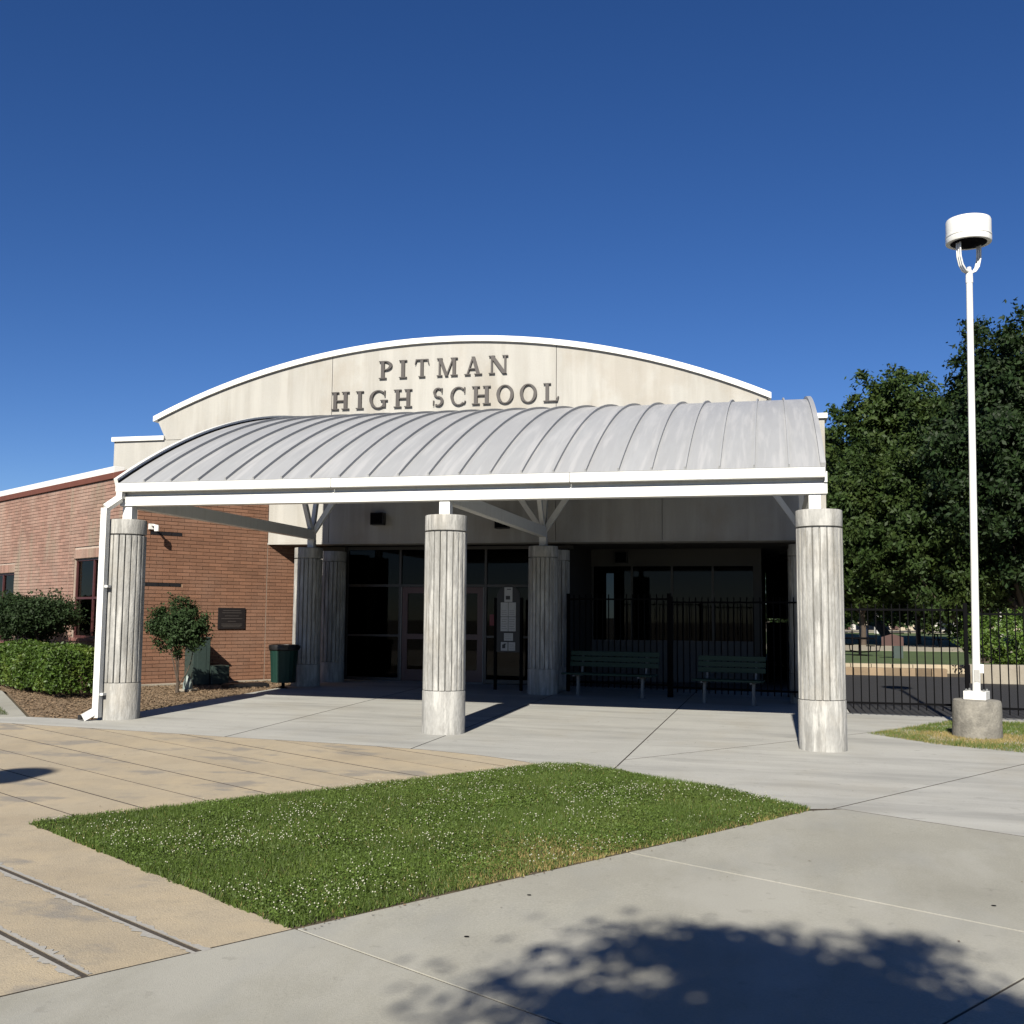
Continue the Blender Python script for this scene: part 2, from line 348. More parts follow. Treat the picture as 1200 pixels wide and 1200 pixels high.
# lawns --------------------------------------------------------------
def leaf_mesh(C, size, name, up=.3, aspect=.5, outc=None):
    n = len(C); N = RNG.normal(size=(n, 3)); N[:,2] += up
    if outc is not None: N += outc*1.0
    N /= np.linalg.norm(N, axis=1)[:,None]; T = RNG.normal(size=(n, 3)); T -= (T*N).sum(1)[:,None]*N; T /= np.linalg.norm(T, axis=1)[:,None]; B = np.cross(N, T)
    s = (size*RNG.uniform(.6, 1.3, n))[:,None]
    V = np.stack([C-T*s, C+B*s*aspect-N*s*.12, C+T*s, C-B*s*aspect-N*s*.12], 1).reshape(-1, 3)
    return npmesh(name, V, np.arange(4*n).reshape(-1, 4))
def in_poly(P, poly):
    x, y = P[:,0], P[:,1]; c = np.zeros(len(P), bool); n = len(poly)
    for i in range(n):
        x0, y0 = poly[i]; x1, y1 = poly[(i+1) % n]
        k = ((y0 > y) != (y1 > y)); c ^= k & (x < (x1-x0)*(y-y0)/((y1-y0)+1e-12)+x0)
    return c
def edge_dist(P, poly):
    d = np.full(len(P), 1e9); n = len(poly)
    for i in range(n):
        a = np.array(poly[i]); b = np.array(poly[(i+1) % n]); ab = b-a
        t = np.clip(((P-a) @ ab)/(ab @ ab), 0, 1); d = np.minimum(d, np.linalg.norm(P-(a+t[:,None]*ab), axis=1))
    return d
def vnoise(P, s, seed=0):
    r = np.random.default_rng(seed); o = np.zeros(len(P))
    for k in range(6):
        a = r.uniform(0, 6.28); fq = s*r.uniform(.6, 1.6); o += np.sin((P[:,0]*np.cos(a)+P[:,1]*np.sin(a))*fq*6.28+r.uniform(0, 6.28))
    return o/6
def gv(P): return GX*np.clip(P[:,0], -18, 18)+GY*np.clip(P[:,1], -26, 9.3)
def blades(P, hmin, hmax, wid, lean=.45, base=0.):
    n = len(P); a = RNG.uniform(0, 6.283, n); h = RNG.uniform(hmin, hmax, n)*np.ones(n); wd = RNG.uniform(.7, 1.3, n)*wid
    z = gv(P)+base; dx, dy = np.cos(a)*wd/2, np.sin(a)*wd/2; la = RNG.uniform(0, 6.283, n); lm = RNG.uniform(.1, 1, n)*lean*h
    V = np.empty((n, 3, 3)); V[:,0] = np.c_[P[:,0]-dx, P[:,1]-dy, z]; V[:,1] = np.c_[P[:,0]+dx, P[:,1]+dy, z]
    V[:,2] = np.c_[P[:,0]+np.cos(la)*lm, P[:,1]+np.sin(la)*lm, z+h]
    return V.reshape(-1, 3), np.arange(3*n).reshape(-1, 3)
def scatter(poly, dens):
    p = np.array(poly); lo, hi = p.min(0), p.max(0); n = int(dens*np.prod(hi-lo)); P = RNG.uniform(lo, hi, (n, 2)); return P[in_poly(P, poly)]
def lawn(poly, name, label, dens, dryf, flowers, grow=.05):
    poly0 = poly; cx_, cy_ = sum(p[0] for p in poly)/len(poly), sum(p[1] for p in poly)/len(poly)
    poly = [(x+(x-cx_)/math.hypot(x-cx_, y-cy_)*grow, y+(y-cy_)/math.hypot(x-cx_, y-cy_)*grow) for x, y in poly]
    base = ground_poly(name+'_soil', [(x+(x-cx_)/math.hypot(x-cx_, y-cy_)*.04, y+(y-cy_)/math.hypot(x-cx_, y-cy_)*.04) for x, y in poly0], M_['soil'], -.0035); base['label'] = 'soil beneath '+label
    P = scatter(poly, dens); ed = edge_dist(P, poly); patch = vnoise(P, .9, 3)
    keep = (ed > .025+.028*vnoise(P, 3.1, 12)+.02*vnoise(P, 9, 13)) & (RNG.random(len(P)) < np.clip(.8+ed*6, 0, 1)*(.72+.28*np.clip(vnoise(P, 1.6, 31)*3, -1, 1))); P, ed, patch = P[keep], ed[keep], patch[keep]
    dry = RNG.random(len(P)) < dryf(P, ed)
    hh = 1+.35*vnoise(P, .8, 5)
    V, F = blades(P[~dry], .018, .052, .0068, .75); 
    V = V.reshape(-1, 3, 3); V[:,2,2] = V[:,0,2]+(V[:,2,2]-V[:,0,2])*hh[~dry]; V = V.reshape(-1, 3)
    tag(mkobj(name+'_grass', npmesh(name+'_grass', V, F), M_['grass']), label, 'grass', kind='stuff')
    V, F = blades(P[dry], .015, .045, .006, .9)
    tag(mkobj(name+'_dry_grass', npmesh(name+'_dry_grass', V, F), M_['drygrass']), 'yellow dry blades among '+label, 'grass', kind='stuff')
    if flowers:
        Q = scatter(poly, 7000); Q = Q[(edge_dist(Q, poly) > .05+.03*vnoise(Q, 3.1, 12)) & (RNG.random(len(Q)) < np.clip(.45+1.6*vnoise(Q, .7, 17), .08, 1))]
        Cc = np.c_[Q, gv(Q)+RNG.uniform(.012, .042, len(Q))]
        tag(mkobj(name+'_clover', leaf_mesh(Cc, .0085, 'clover', up=1.6, aspect=.85), M_['grass']), 'small clover leaves in '+label, 'grass', kind='stuff')
        Q = scatter(poly, flowers*3); dn = .28+1.3*vnoise(Q, .55, 9)+.9*vnoise(Q, 1.7, 4); Q = Q[(RNG.random(len(Q)) < np.clip(dn, .03, 1)*.62) & (edge_dist(Q, poly) > .04)]
        n = len(Q); rr = RNG.uniform(.004, .0075, n); z = gv(Q)+RNG.uniform(.045, .075, n)
        O = np.array([(1,0,0),(0,1,0),(-1,0,0),(0,-1,0),(0,0,1),(0,0,-.7)]); V = (np.c_[Q, z][:,None,:]+O[None]*rr[:,None,None]).reshape(-1, 3)
        F0 = np.array([(0,1,4),(1,2,4),(2,3,4),(3,0,4),(1,0,5),(2,1,5),(3,2,5),(0,3,5)]); F = (F0[None]+6*np.arange(n)[:,None,None]).reshape(-1, 3)
        me = npmesh('clover_flowers', V, F); me.shade_smooth()
        tag(mkobj('clover_flowers', me, M_['clover']), 'white clover heads scattered through '+label, 'flowers', kind='stuff')
lawn_poly = [(-1.41,-7.075),(1.905,-9.125),(4.90,-4.49),(4.87,-4.40),(4.53,-4.01),(3.96,-3.51),(3.23,-3.02),(2.42,-2.44),(2.07,-2.57)]
def dry_a(P, ed):
    d1 = np.exp(-(((P[:,0]-3.15)/.55)**2+((P[:,1]+6.75)/.42)**2)); d2 = np.exp(-(((P[:,0]-2.75)/.35)**2+((P[:,1]+7.3)/.5)**2))
    fe = np.abs((P[:,0]-1.904)*math.sin(R(57.2))-(P[:,1]+9.117)*math.cos(R(57.2)))
    return np.clip(.03+.55*d1+.45*d2+.35*np.exp(-fe/.05)*(P[:,1] > -8), 0, .8)
lawn(lawn_poly, 'lawn', 'green clover lawn wedge between the tan and grey paving', 17000, dry_a, 135)
lawn_r = [(5.97,2.03),(6.8,1.05),(7.79,.57),(9.2,-.1),(12,-1.4),(12,4.55),(7.55,4.5),(7.2,3.93)]
def dry_b(P, ed):
    d = np.hypot(P[:,0]-7.48, P[:,1]-2.15); return np.clip(.12+.8*np.exp(-((d-.45)/.5)**2)*(P[:,1] < 2.6)+.35*np.exp(-ed/.15), 0, .9)
lawn(lawn_r, 'lamp_lawn', 'small lawn strip around the lamp post base', 6500, dry_b, 0)
lawn_l = [(-6.95,-.42+.12),(-8.2,1.0),(-14,4),(-14,-.2)]
lawn(lawn_l, 'corner_lawn', 'patch of lawn at the far left edge by the sidewalk', 2500, lambda P, ed: .05*np.ones(len(P)), 0)

# planting bed
bed = [(-5.49,8.4),(-5.49,-.31),(-6.55,-.31),(-9.9,3.35),(-16,7.6),(-17,12.5),(-9,6.5),(-6.5,8.4)]
ground_poly('planting_bed', bed, M_['mulch'], -.01)['label'] = 'brown mulch planting bed in front of the brick wall'
eb = MB(); d = Vector((-9.9+6.55, 3.35+.31, 0)).normalized(); nn = Vector((-d.y, d.x, 0))
for (a, b) in (((-6.62,-.31),(-9.95,3.33)),((-9.95,3.33),(-16,7.55))):
    a3 = Vector((*a, g(*a)-.05)); b3 = Vector((*b, g(*b)-.05)); dd = (b3-a3); n3 = Vector((-dd.y, dd.x, 0)).normalized()*.42
    eb.obox(a3, dd, n3, (0,0,.055)) if dd.cross(n3).z > 0 else eb.obox(a3, n3, dd, (0,0,.055))
struct(eb.build('bed_edging', M_['conc2'], bevel=.01), 'flat grey concrete edging strip beside the planting bed')
# mulch chips
P = scatter(bed, 420); n = len(P); V = []; F = []
a = RNG.uniform(0, 6.28, n); l = RNG.uniform(.012, .04, n); z = gv(P)+RNG.uniform(-.004, .012, n)
dx, dy = np.cos(a)*l, np.sin(a)*l; px, py = -np.sin(a)*l*.35, np.cos(a)*l*.35; tz = RNG.uniform(-.012, .012, n)
V = np.stack([np.c_[P[:,0]-dx, P[:,1]-dy, z-tz], np.c_[P[:,0]+px, P[:,1]+py, z+.008], np.c_[P[:,0]+dx, P[:,1]+dy, z+tz], np.c_[P[:,0]-px, P[:,1]-py, z]], 1).reshape(-1, 3)
tag(mkobj('bark_chips', npmesh('bark_chips', V, np.arange(4*n).reshape(-1, 4)), M_['leaflitter']), 'brown bark chips covering the planting bed', 'mulch', kind='stuff')
# asphalt beyond the fence and the grounds behind it
ground_poly('service_lane', [(5.95,5.22),(60,5.22),(60,18.5),(5.95,18.5)], M_['asphalt'], -.03)['label'] = 'asphalt lane with tree shade put into its dark colour, just beyond the metal fence'
def flat(name, x0, x1, y0, y1, m, z, label):
    o = MB().box(x0, x1, y0, y1, z-.2, z).build(name, m); struct(o, label)
zb = g(12, 20)
flat('far_lawn', -60, 160, 23, 42, M_['lawnfar'], zb+.10, 'mown green lawn beyond the fence')
flat('campus_path', -60, 160, 42.2, 54, M_['sand'], zb+.11, 'pale concrete path across the far lawn')
flat('far_field', -60, 200, 54.2, 118, M_['lawnfar'], zb+.10, 'broad green field in the distance')
flat('far_street', -100, 300, 118.2, 150, M_['sand'], zb+.13, 'pale street at the far side of the field')

# ------------------------------------------------------------------ the canopy
canopy = thing('entrance_canopy', 'white framed canopy with curved grey standing seam roof on fluted concrete columns', 'canopy', (0,0,g(0,0)))
S = 5.225; YR = (0, 6.9, 8.25)
def flute_mesh():
    b = MB(); n = 20; z0, z1 = .609, 2.862; ring = []
    for k in range(n):
        c = 2*math.pi*(k+.5)/n; hw = R(6.7); gw = R(9.0)
        for (a, r) in ((c-gw+R(.6), 0.264), (c-hw, .302), (c-hw*.5, .3045), (c, .305), (c+hw*.5, .3045), (c+hw, .302), (c+gw-R(.6), 0.264)):
            ring.append((r*math.cos(a), r*math.sin(a)))
    m = len(ring)
    b.v = [(x, y, z) for z in (z0, z0+.8, z0+1.5, z1) for x, y in ring]
    for j in range(3):
        for i in range(m): b.f.append((j*m+i, j*m+(i+1) % m, (j+1)*m+(i+1) % m, (j+1)*m+i))
    b.f.append(tuple(range(m))[::-1]); b.f.append(tuple(range(3*m, 4*m)))
    b.lathe([(.262, .55), (.262, 2.9)], 32)
    return b
def mesh_of(b, nm):
    me = bpy.data.meshes.new(nm); me.from_pydata(b.v, [], b.f); me.update(); return me
shaft_me = mesh_of(flute_mesh(), 'column_shaft'); 
base_me = mesh_of(MB().lathe([(.309,-.2),(.309,.588),(.306,.597),(.296,.60)], 48), 'column_base'); base_me.shade_smooth(); base_me.set_sharp_from_angle(angle=R(40))
cap_me = mesh_of(MB().lathe([(.298,2.882),(.304,2.886),(.305,2.892),(.305,3.095),(.301,3.106),(.29,3.11)], 48), 'column_cap'); cap_me.shade_smooth(); cap_me.set_sharp_from_angle(angle=R(40))
for yi, Y in enumerate(YR):
    for X in (-S, 0, S):
        c = mkobj('column', shaft_me, M_['column'], canopy); c.location = (X, Y, 0)
        c['label'] = 'fluted concrete column with plain base and cap, ' + ('in the front row' if yi == 0 else 'in the middle row' if yi == 1 else 'under the stucco wall')
        c.rotation_euler.z = random.uniform(0, .3)
        for nm, me in (('column_base', base_me), ('column_cap', cap_me)):
            q = bpy.data.objects.new(nm, me); COL.objects.link(q)
            if not me.materials: me.materials.append(M_['column'])
            q.parent = c
W = M_['white']
XL, XR = -5.28, 5.31
MB().box(XL, XR+.03, -.13, .06, 3.325, 3.475).build('front_beam', W, canopy, bevel=.006)
MB().box(XL+.02, XR, -.085, .05, 3.475, 3.55).build('beam_web', W, canopy)
MB().box(XR-.012, XR+.03, -.16, .05, 3.476, 3.62).build('beam_end_plate', W, canopy, bevel=.003)
for a, b in ((XL-.02, -1.72), (-1.716, 1.86), (1.864, XR)): MB().box(a, b, -.24, -.09, 3.535, 3.668).build('gutter', W, canopy, bevel=.012)
MB().box(XL-.02, XR, -.088, .05, 3.551, 3.66).build('eave_board', M_['trim_grey'], canopy)
for X in (-S+.06, 0, S-.05):
    MB().box(X-.08, X+.08, -.10, .06, 3.105, 3.33).build('post', W, canopy, bevel=.006)
    MB().box(X-.07, X+.07, .062, 6.98, 3.30, 3.51).build('tie_beam', W, canopy, bevel=.006)
    MB().box(X-.075, X+.075, 6.83, 6.98, 3.105, 3.298).build('post', W, canopy, bevel=.006)
# roof vault
RC = (8.9, -12.82); RR = 18.83
def roof(y, off=0.): 
    a = math.asin((y-RC[0])/(RR)); return (RC[0]+(RR+off)*math.sin(a), RC[1]+(RR+off)*math.cos(a))
ysr = np.linspace(-.20, 7.86, 26); NP = 23; pw = (XR-XL)/NP
def vault_strip(x0, x1, lo, hi):
    b = MB(); n = len(ysr)
    for y in ysr:
        for o in (lo, hi):
            yy, zz = roof(y, o); b.v += [(x0, yy, zz), (x1, yy, zz)]
    for i in range(n-1):
        k = i*4; b.f += [(k+2, k+3, k+7, k+6), (k+1, k, k+4, k+5), (k, k+2, k+6, k+4), (k+3, k+1, k+5, k+7)]
    b.f += [(0, 1, 3, 2), (4*n-4, 4*n-2, 4*n-1, 4*n-3)]
    return b
for i in range(NP):
    x0 = XL+i*pw
    p = vault_strip(x0+.012, x0+pw-.012, 0, .02).build('roof_panel', M_['roofmetal'], canopy, smooth=40)
    if i > 0: vault_strip(x0-.011, x0+.011, -.005, .062).build('seam', M_['roofmetal'], p, smooth=40)
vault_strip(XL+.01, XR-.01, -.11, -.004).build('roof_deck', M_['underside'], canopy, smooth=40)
vault_strip(XL+.0085, XL+.036, .0205, .045).build('gap_shadow_strip', M_['black'], canopy, smooth=40)  # black strip painted in for the shadowed gap beside the edge trim
vault_strip(XL-.055, XL+.008, -.11, .085).build('edge_trim', W, canopy, smooth=40)
vault_strip(XR-.06, XR+.01, -.11, .072).build('edge_trim', M_['roofmetal'], canopy, smooth=40)
# struts fanning from the middle row posts, ridge beam
MB().box(XL+.1, XR-.1, 6.8, 6.98, 5.45, 5.74).build('ridge_beam', W, canopy)
for X in (-S+.06, 0, S-.05):
    q = Vector((X, 6.905, 3.40))
    ends = [(X, 5.62, 5.45), (X, 7.5, 5.75)]
    if X > -5: ends.append((X-1.45, 6.88, 5.5))
    if X < 5: ends.append((X+1.45, 6.88, 5.5))
    for e in ends: MB().bar(q, e, .09, .11).build('strut', W, canopy, bevel=.004)
# downspout
dsp = MB(); DX0, DX1, DY0, DY1 = -5.405, -5.305, -.43, -.33
path = [Vector((-5.235,-.17,3.56)), Vector((-5.235,-.19,3.44)), Vector((-5.355,-.38,3.27)), Vector((-5.355,-.38,.09))]
for a, b2 in zip(path[:-1], path[1:]):
    dsp.bar(a, b2, .10, .10, up=(0,1,0))
dsp.bar((-5.36,-.38,.20), (-5.50,-.52,.09), .10, .10)
dn = dsp.build('downspout', W, canopy)
for z in (2.05, .42): MB().box(-5.32, -5.255, -.40, -.30, z, z+.035).build('strap', W, dn)
MB().box(-5.545, -5.49, -.575, -.52, .065, .135).build('outlet_mouth', M_['blackplastic'], dn)

# ------------------------------------------------------------------ school building
school = thing('school_building', 'stucco school entrance block with arched white capped parapet and raised name letters', 'building', (-2.5, 8.2, g(-2.5, 8.2)))
CX, APEX, CR = -2.55, 7.80, 17.24
def arc(x): return APEX-CR+math.sqrt(CR*CR-(x-CX)**2)
WY, WT = 7.9, .55
def panel(x0, x1, zlo, ztop, slant0=0, slant1=0, name='wall_panel', m=None, y0=WY, t=WT):
    n = 14; pts = [(x0+slant0, zlo), (x1-slant1, zlo)]
    if callable(ztop): pts += [(x1+(x0-x1)*i/n, ztop(x1+(x0-x1)*i/n)) for i in range(n+1)]
    else: pts += [(x1, ztop), (x0, ztop)]
    return MB().prism(pts[::-1], lambda a, b: (a, y0, b), (0, t, 0)).build(name, m or M_['stucco'], school)
panel(-9.66, -5.206, 5.787, arc, slant0=.24); panel(-5.194, .056, 5.787, arc); panel(.068, 4.57, 5.787, arc, slant1=.24)
for a, b in ((-10.80,-6.7),(-6.688,-5.206),(-5.194,.056),(.068,2.35),(2.362,5.70)):
    panel(a, b, 3.30, 5.775)
MB().box(-10.8, 5.70, WY+.05, WY+WT-.05, 5.70, 5.80).build('wall_joint', M_['stucco'], school)
MB().box(-6.7, 5.70, WY-.012, WY+WT+.05, 3.262, 3.298).build('soffit_trim', M_['stucco'], school)
# white caps
b = MB(); n = 40
for i in range(n+1):
    x = -9.74+14.38*i/n; z = arc(x); b.v += [(x, WY-.07, z), (x, WY-.07, z+.125), (x, WY+WT+.07, z+.125), (x, WY+WT+.07, z)]
for i in range(n):
    k = 4*i
    for j in range(4): b.f.append((k+j, k+(j+1) % 4, k+4+(j+1) % 4, k+4+j)[::-1])
b.f += [(0, 1, 2, 3)[::-1], (4*n+3, 4*n+2, 4*n+1, 4*n)[::-1]]
b.build('parapet_cap', W, school, smooth=30)
MB().box(-10.85, -9.45, WY-.06, WY+WT+.06, 5.776, 5.885).build('parapet_cap', W, school, bevel=.008)
MB().box(4.36, 5.76, WY-.06, WY+WT+.06, 5.776, 5.885).build('parapet_cap', W, school, bevel=.008)
MB().box(-6.6, 5.65, 8.46, 27, 3.42, 5.3).build('building_block', M_['stucco'], school)
MB().box(-6.6, 5.64, 8.46, 27, 3.36, 3.415).build('ceiling', M_['stucco_shade'], school)

# letters -------------------------------------------------------------
def glyph(ch):
    """list of (polygon) in unit cap-height coordinates, width as needed"""
    P = []; st, th, sf = .165, .062, .055
    def rect(x0, y0, x1, y1): P.append([(x0,y0),(x1,y0),(x1,y1),(x0,y1)])
    def stem(x, y0=0, y1=1, ww=st, s=.10, top=True, bot=True):
        rect(x, y0+(sf if bot else 0), x+ww, y1-(sf if top else 0))
        if bot: rect(x-s, y0, x+ww+s, y0+sf)
        if top: rect(x-s, y1-sf, x+ww+s, y1)
    def ring(cx, cy, rx, ry, a0, a1, tx=.15, ty=.055, n=22):
        o = []; i_ = []
        for k in range(n+1):
            a = R(a0+(a1-a0)*k/n); c, s = math.cos(a), math.sin(a)
            o.append((cx+rx*c, cy+ry*s)); i_.append((cx+(rx-tx)*c, cy+(ry-ty)*s))
        for k in range(n): P.append([i_[k], o[k], o[k+1], i_[k+1]] if a1 > a0 else [o[k], i_[k], i_[k+1], o[k+1]])
    def slant(x0, y0, x1, y1, ww): P.append([(x0,y0),(x0+ww,y0),(x1+ww,y1),(x1,y1)])
    if ch == 'I': stem(.10); wd = .365
    elif ch == 'H': stem(.10); stem(.62); rect(.265,.47,.62,.53); wd = .885
    elif ch == 'L': stem(.10); rect(.365,0,.70,sf); P.append([(.70,0),(.76,.27),(.715,.27),(.60,.055)]); wd = .76
    elif ch == 'T':
        stem(.32, top=False); rect(.05,.94,.755,1.0); P.append([(.05,.94),(.0,.72),(.035,.72),(.12,.94)]); P.append([(.69,.94),(.77,.72),(.805,.72),(.755,.94)]); wd = .805
    elif ch == 'P': stem(.10); ring(.30,.735,.345,.265,-90,90,.15,.06); rect(.265,.945,.30,1.0); rect(.265,.47,.30,.53); wd = .65
    elif ch == 'A':
        slant(.12,.05,.40,.99,.075); slant(.62,.05,.36,1.0,.175); rect(.24,.30,.60,.36); rect(.0,0,.31,.05); rect(.52,0,.91,.05); wd = .91
    elif ch == 'N':
        stem(.10,ww=.085); stem(.74,ww=.085,s=.09,bot=False); slant(.66,0,.04,1.0,.20); wd = .915
    elif ch == 'M':
        stem(.12,ww=.085); stem(.86,ww=.165); slant(.46,.0,.10,1.0,.165); slant(.50,.0,.86,1.0,.07); wd = 1.12
    elif ch == 'O': ring(.42,.5,.42,.515,0,360,.155,.055,36); wd = .84
    elif ch == 'C':
        ring(.46,.5,.46,.515,48,312,.155,.06,28); P.append([(.74,.66),(.80,.66),(.81,.98),(.76,.98)]); P.append([(.74,.10),(.78,.06),(.85,.22),(.80,.24)]); wd = .86
    elif ch == 'G':
        ring(.46,.5,.46,.515,48,318,.155,.06,28); P.append([(.74,.66),(.80,.66),(.81,.98),(.76,.98)]); rect(.68,.06,.83,.40); rect(.56,.40,.93,.455); wd = .93
    elif ch == 'S':
        ring(.31,.735,.265,.275,50,270,.13,.075,20); ring(.31,.265,.28,.275,90,-130,.14,.075,20)
        P.append([(.47,.72),(.52,.72),(.535,.98),(.49,.98)]); P.append([(.03,.02),(.075,.02),(.09,.30),(.04,.30)])
        wd = .60
    return P, wd
def letter(ch, x0, x1, z0, z1, word):
    P, wd = glyph(ch); sx = (x1-x0)/wd; sz = z1-z0; b = MB(); h = .045
    for i, pl in enumerate(P):
        ar = sum(pl[k][0]*pl[(k+1) % len(pl)][1]-pl[(k+1) % len(pl)][0]*pl[k][1] for k in range(len(pl)))
        if ar < 0: pl = pl[::-1]
        hh = h+.0006*(i % 12)
        b.prism(pl[::-1], lambda a, c, hh=hh: (x0+a*sx, WY-.012, z0+c*sz), (0, -hh, 0))
    bm = bmesh.new(); me = bpy.data.meshes.new('letter')
    me.from_pydata(b.v, [], b.f); bm.from_mesh(me); bmesh.ops.recalc_face_normals(bm, faces=bm.faces[:]); bm.to_mesh(me); bm.free()
    o = mkobj('letter', me, M_['letter'], school); o['label'] = 'raised dark serif letter '+ch+' in the word '+word
for ch, a, b in [('P',-4.045,-3.728),('I',-3.562,-3.380),('T',-3.190,-2.853),('M',-2.675,-2.186),('A',-2.021,-1.617),('N',-1.459,-1.020)]:
    letter(ch, a, b, 7.02, 7.43, 'PITMAN')
for w_, L_ in (('HIGH', [('H',-5.190,-4.757),('I',-4.589,-4.408),('G',-4.263,-3.826),('H',-3.677,-3.245)]),
               ('SCHOOL', [('S',-2.760,-2.500),('C',-2.340,-1.978),('H',-1.840,-1.413),('O',-1.276,-.887),('O',-.747,-.363),('L',-.214,.129)])):
    for ch, a, b in L_: letter(ch, a, b, 6.345, 6.755, w_)

# storefront ----------------------------------------------------------
SY = 9.0; zf = g(-2.6, 9.0)
def fr(x0, x1, z0, z1, nm='frame_member', m=None, y=SY, d=.10, par=school): return MB().box(x0, x1, y-d/2, y+d/2, z0, z1).build(nm, m or M_['darkframe'], par, bevel=.004)
def pane(x0, x1, z0, z1, y=SY, par=school): return MB().box(x0, x1, y-.006, y+.006, z0, z1).build('pane', M_['glass'], par)
X0, X1, XD0, XD1 = -5.18, -.05, -3.81, -1.80
fr(X0-.25, X1+.3, 3.19, 3.262, 'head_frame'); fr(X0, X1, 2.325, 2.385, 'transom')
for x in (X0, XD0-.05, XD1, X1-.05): fr(x, x+.055, zf, 3.19, 'mullion', d=.098)
fr(X0+.055, XD0-.05, zf, zf+.09, 'bottom_rail'); fr(XD1+.055, X1-.05, zf, zf+.09, 'bottom_rail')
fr(X0+.055, XD0-.05, 1.17, 1.22, 'mid_rail'); fr(XD1+.055, X1-.05, 1.17, 1.22, 'mid_rail')
fr(X0-.9, X0, zf-.1, 3.262, 'wall_return', M_['stucco_shade'], d=.3)
for a, b in ((X0+.055, XD0-.05), (XD0+.005, XD1), (XD1+.055, X1-.05)): pane(a, b, 2.385, 3.19)
for a, b in ((X0+.055, XD0-.05), (XD1+.055, X1-.05)): pane(a, b, zf+.09, 1.17); pane(a, b, 1.22, 2.325)
fr(XD0+.006, XD0+.03, zf, 2.32, 'door_jamb', M_['alu'], d=.11); fr(XD1-.03, XD1-.004, zf, 2.32, 'door_jamb', M_['alu'], d=.11); fr(XD0+.03, XD1-.03, zf-.01, zf+.018, 'threshold', M_['alu'], d=.14)
xm = (XD0+XD1)/2
for a, b, hx in ((XD0+.035, xm-.004, xm-.09), (xm+.004, XD1-.035, xm+.09)):
    dr = MB(); z0, z1 = zf+.025, 2.318
    for q in ((a, a+.13, z0, z1), (b-.13, b, z0, z1), (a+.13, b-.13, z0, z0+.26), (a+.13, b-.13, z1-.14, z1), (a+.13, b-.13, 1.12, 1.24)): dr.box(q[0], q[1], SY-.03, SY+.03, q[2], q[3])
    dd = dr.build('door', M_['redframe'], school)
    pane(a+.13, b-.13, z0+.26, 1.12, par=dd); pane(a+.13, b-.13, 1.24, z1-.14, par=dd)
    MB().tube([(hx, SY-.03, 1.0), (hx, SY-.09, 1.0), (hx, SY-.09, 1.32), (hx, SY-.03, 1.32)], .013, 8).build('handle', M_['galv'], dd, smooth=True)
# interior of the lobby
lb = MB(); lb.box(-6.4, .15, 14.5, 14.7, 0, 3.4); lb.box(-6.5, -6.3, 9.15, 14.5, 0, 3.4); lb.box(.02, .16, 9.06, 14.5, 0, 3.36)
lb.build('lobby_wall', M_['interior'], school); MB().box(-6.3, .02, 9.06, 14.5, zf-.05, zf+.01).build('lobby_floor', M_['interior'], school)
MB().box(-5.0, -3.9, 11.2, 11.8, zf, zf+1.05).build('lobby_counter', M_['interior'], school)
# recessed wing behind the fence
MB().box(.17, 4.15, 12.0, 12.2, 0, 1.10).build('low_wall', mat('pale_low_wall', (.20,.195,.185), .85, .1, 1), school)
MB().box(.17, 4.15, 11.98, 12.2, 2.93, 3.36).build('bulkhead', M_['stucco_shade'], school)
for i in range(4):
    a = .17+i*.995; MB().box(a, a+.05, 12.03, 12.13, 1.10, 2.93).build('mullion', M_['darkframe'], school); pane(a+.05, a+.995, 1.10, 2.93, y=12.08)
MB().box(.1, 5.64, 9.21, 27, -.1, g(3,9.2)-.002).build('passage_floor', M_['stucco_shade'], school)
MB().box(4.15, 4.35, 11.97, 27, 0, 3.36).build('passage_wall', M_['stucco_shade'], school)
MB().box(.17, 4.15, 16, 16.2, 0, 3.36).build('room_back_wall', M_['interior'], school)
MB().box(5.5, 5.66, 10.5, 27, 0, 3.36).build('passage_wall', M_['stucco_shade'], school)
MB().box(4.36, 5.49, 26.6, 26.8, 1.66, 3.36).build('passage_header', M_['stucco_shade'], school)
MB().box(4.36, 5.49, 26.6, 26.8, 0, 1.52).build('passage_low_wall', M_['stucco_shade'], school)
for y in (10.2, 13.5, 17, 21): MB().lathe([(.14,3.30),(.16,3.31),(.16,3.358)], 20, (4.95, y)).build('ceiling_fixture', M_['interior'], school)
MB().lathe([(.14,3.30),(.16,3.31),(.16,3.358)], 20, (2.3, 10.0)).build('ceiling_fixture', M_['interior'], school)

# things fixed on the stucco
def speaker(x, y, z, label):
    t = thing('loudspeaker', label, 'speaker', (x, y, z), group='wall loudspeakers')
    MB().box(x-.155, x+.155, y-.22, y-.03, z-.14, z+.14).build('cabinet', M_['blackplastic'], t, bevel=.012)
    MB().box(x-.05, x+.05, y-.03, y-.001, z-.05, z+.05).build('bracket', M_['blackplastic'], t)
    MB().box(x-.135, x+.135, y-.228, y-.221, z-.12, z+.12).build('grille', M_['black'], t)
speaker(-3.97, 7.9, 3.81, 'black square loudspeaker on the shaded stucco wall left of the centre column')
speaker(-1.10, 7.9, 3.70, 'black loudspeaker on the shaded stucco wall partly behind the centre tie beam')
speaker(.95, 12.0, 3.14, 'black loudspeaker on the bulkhead deep behind the bench fence')

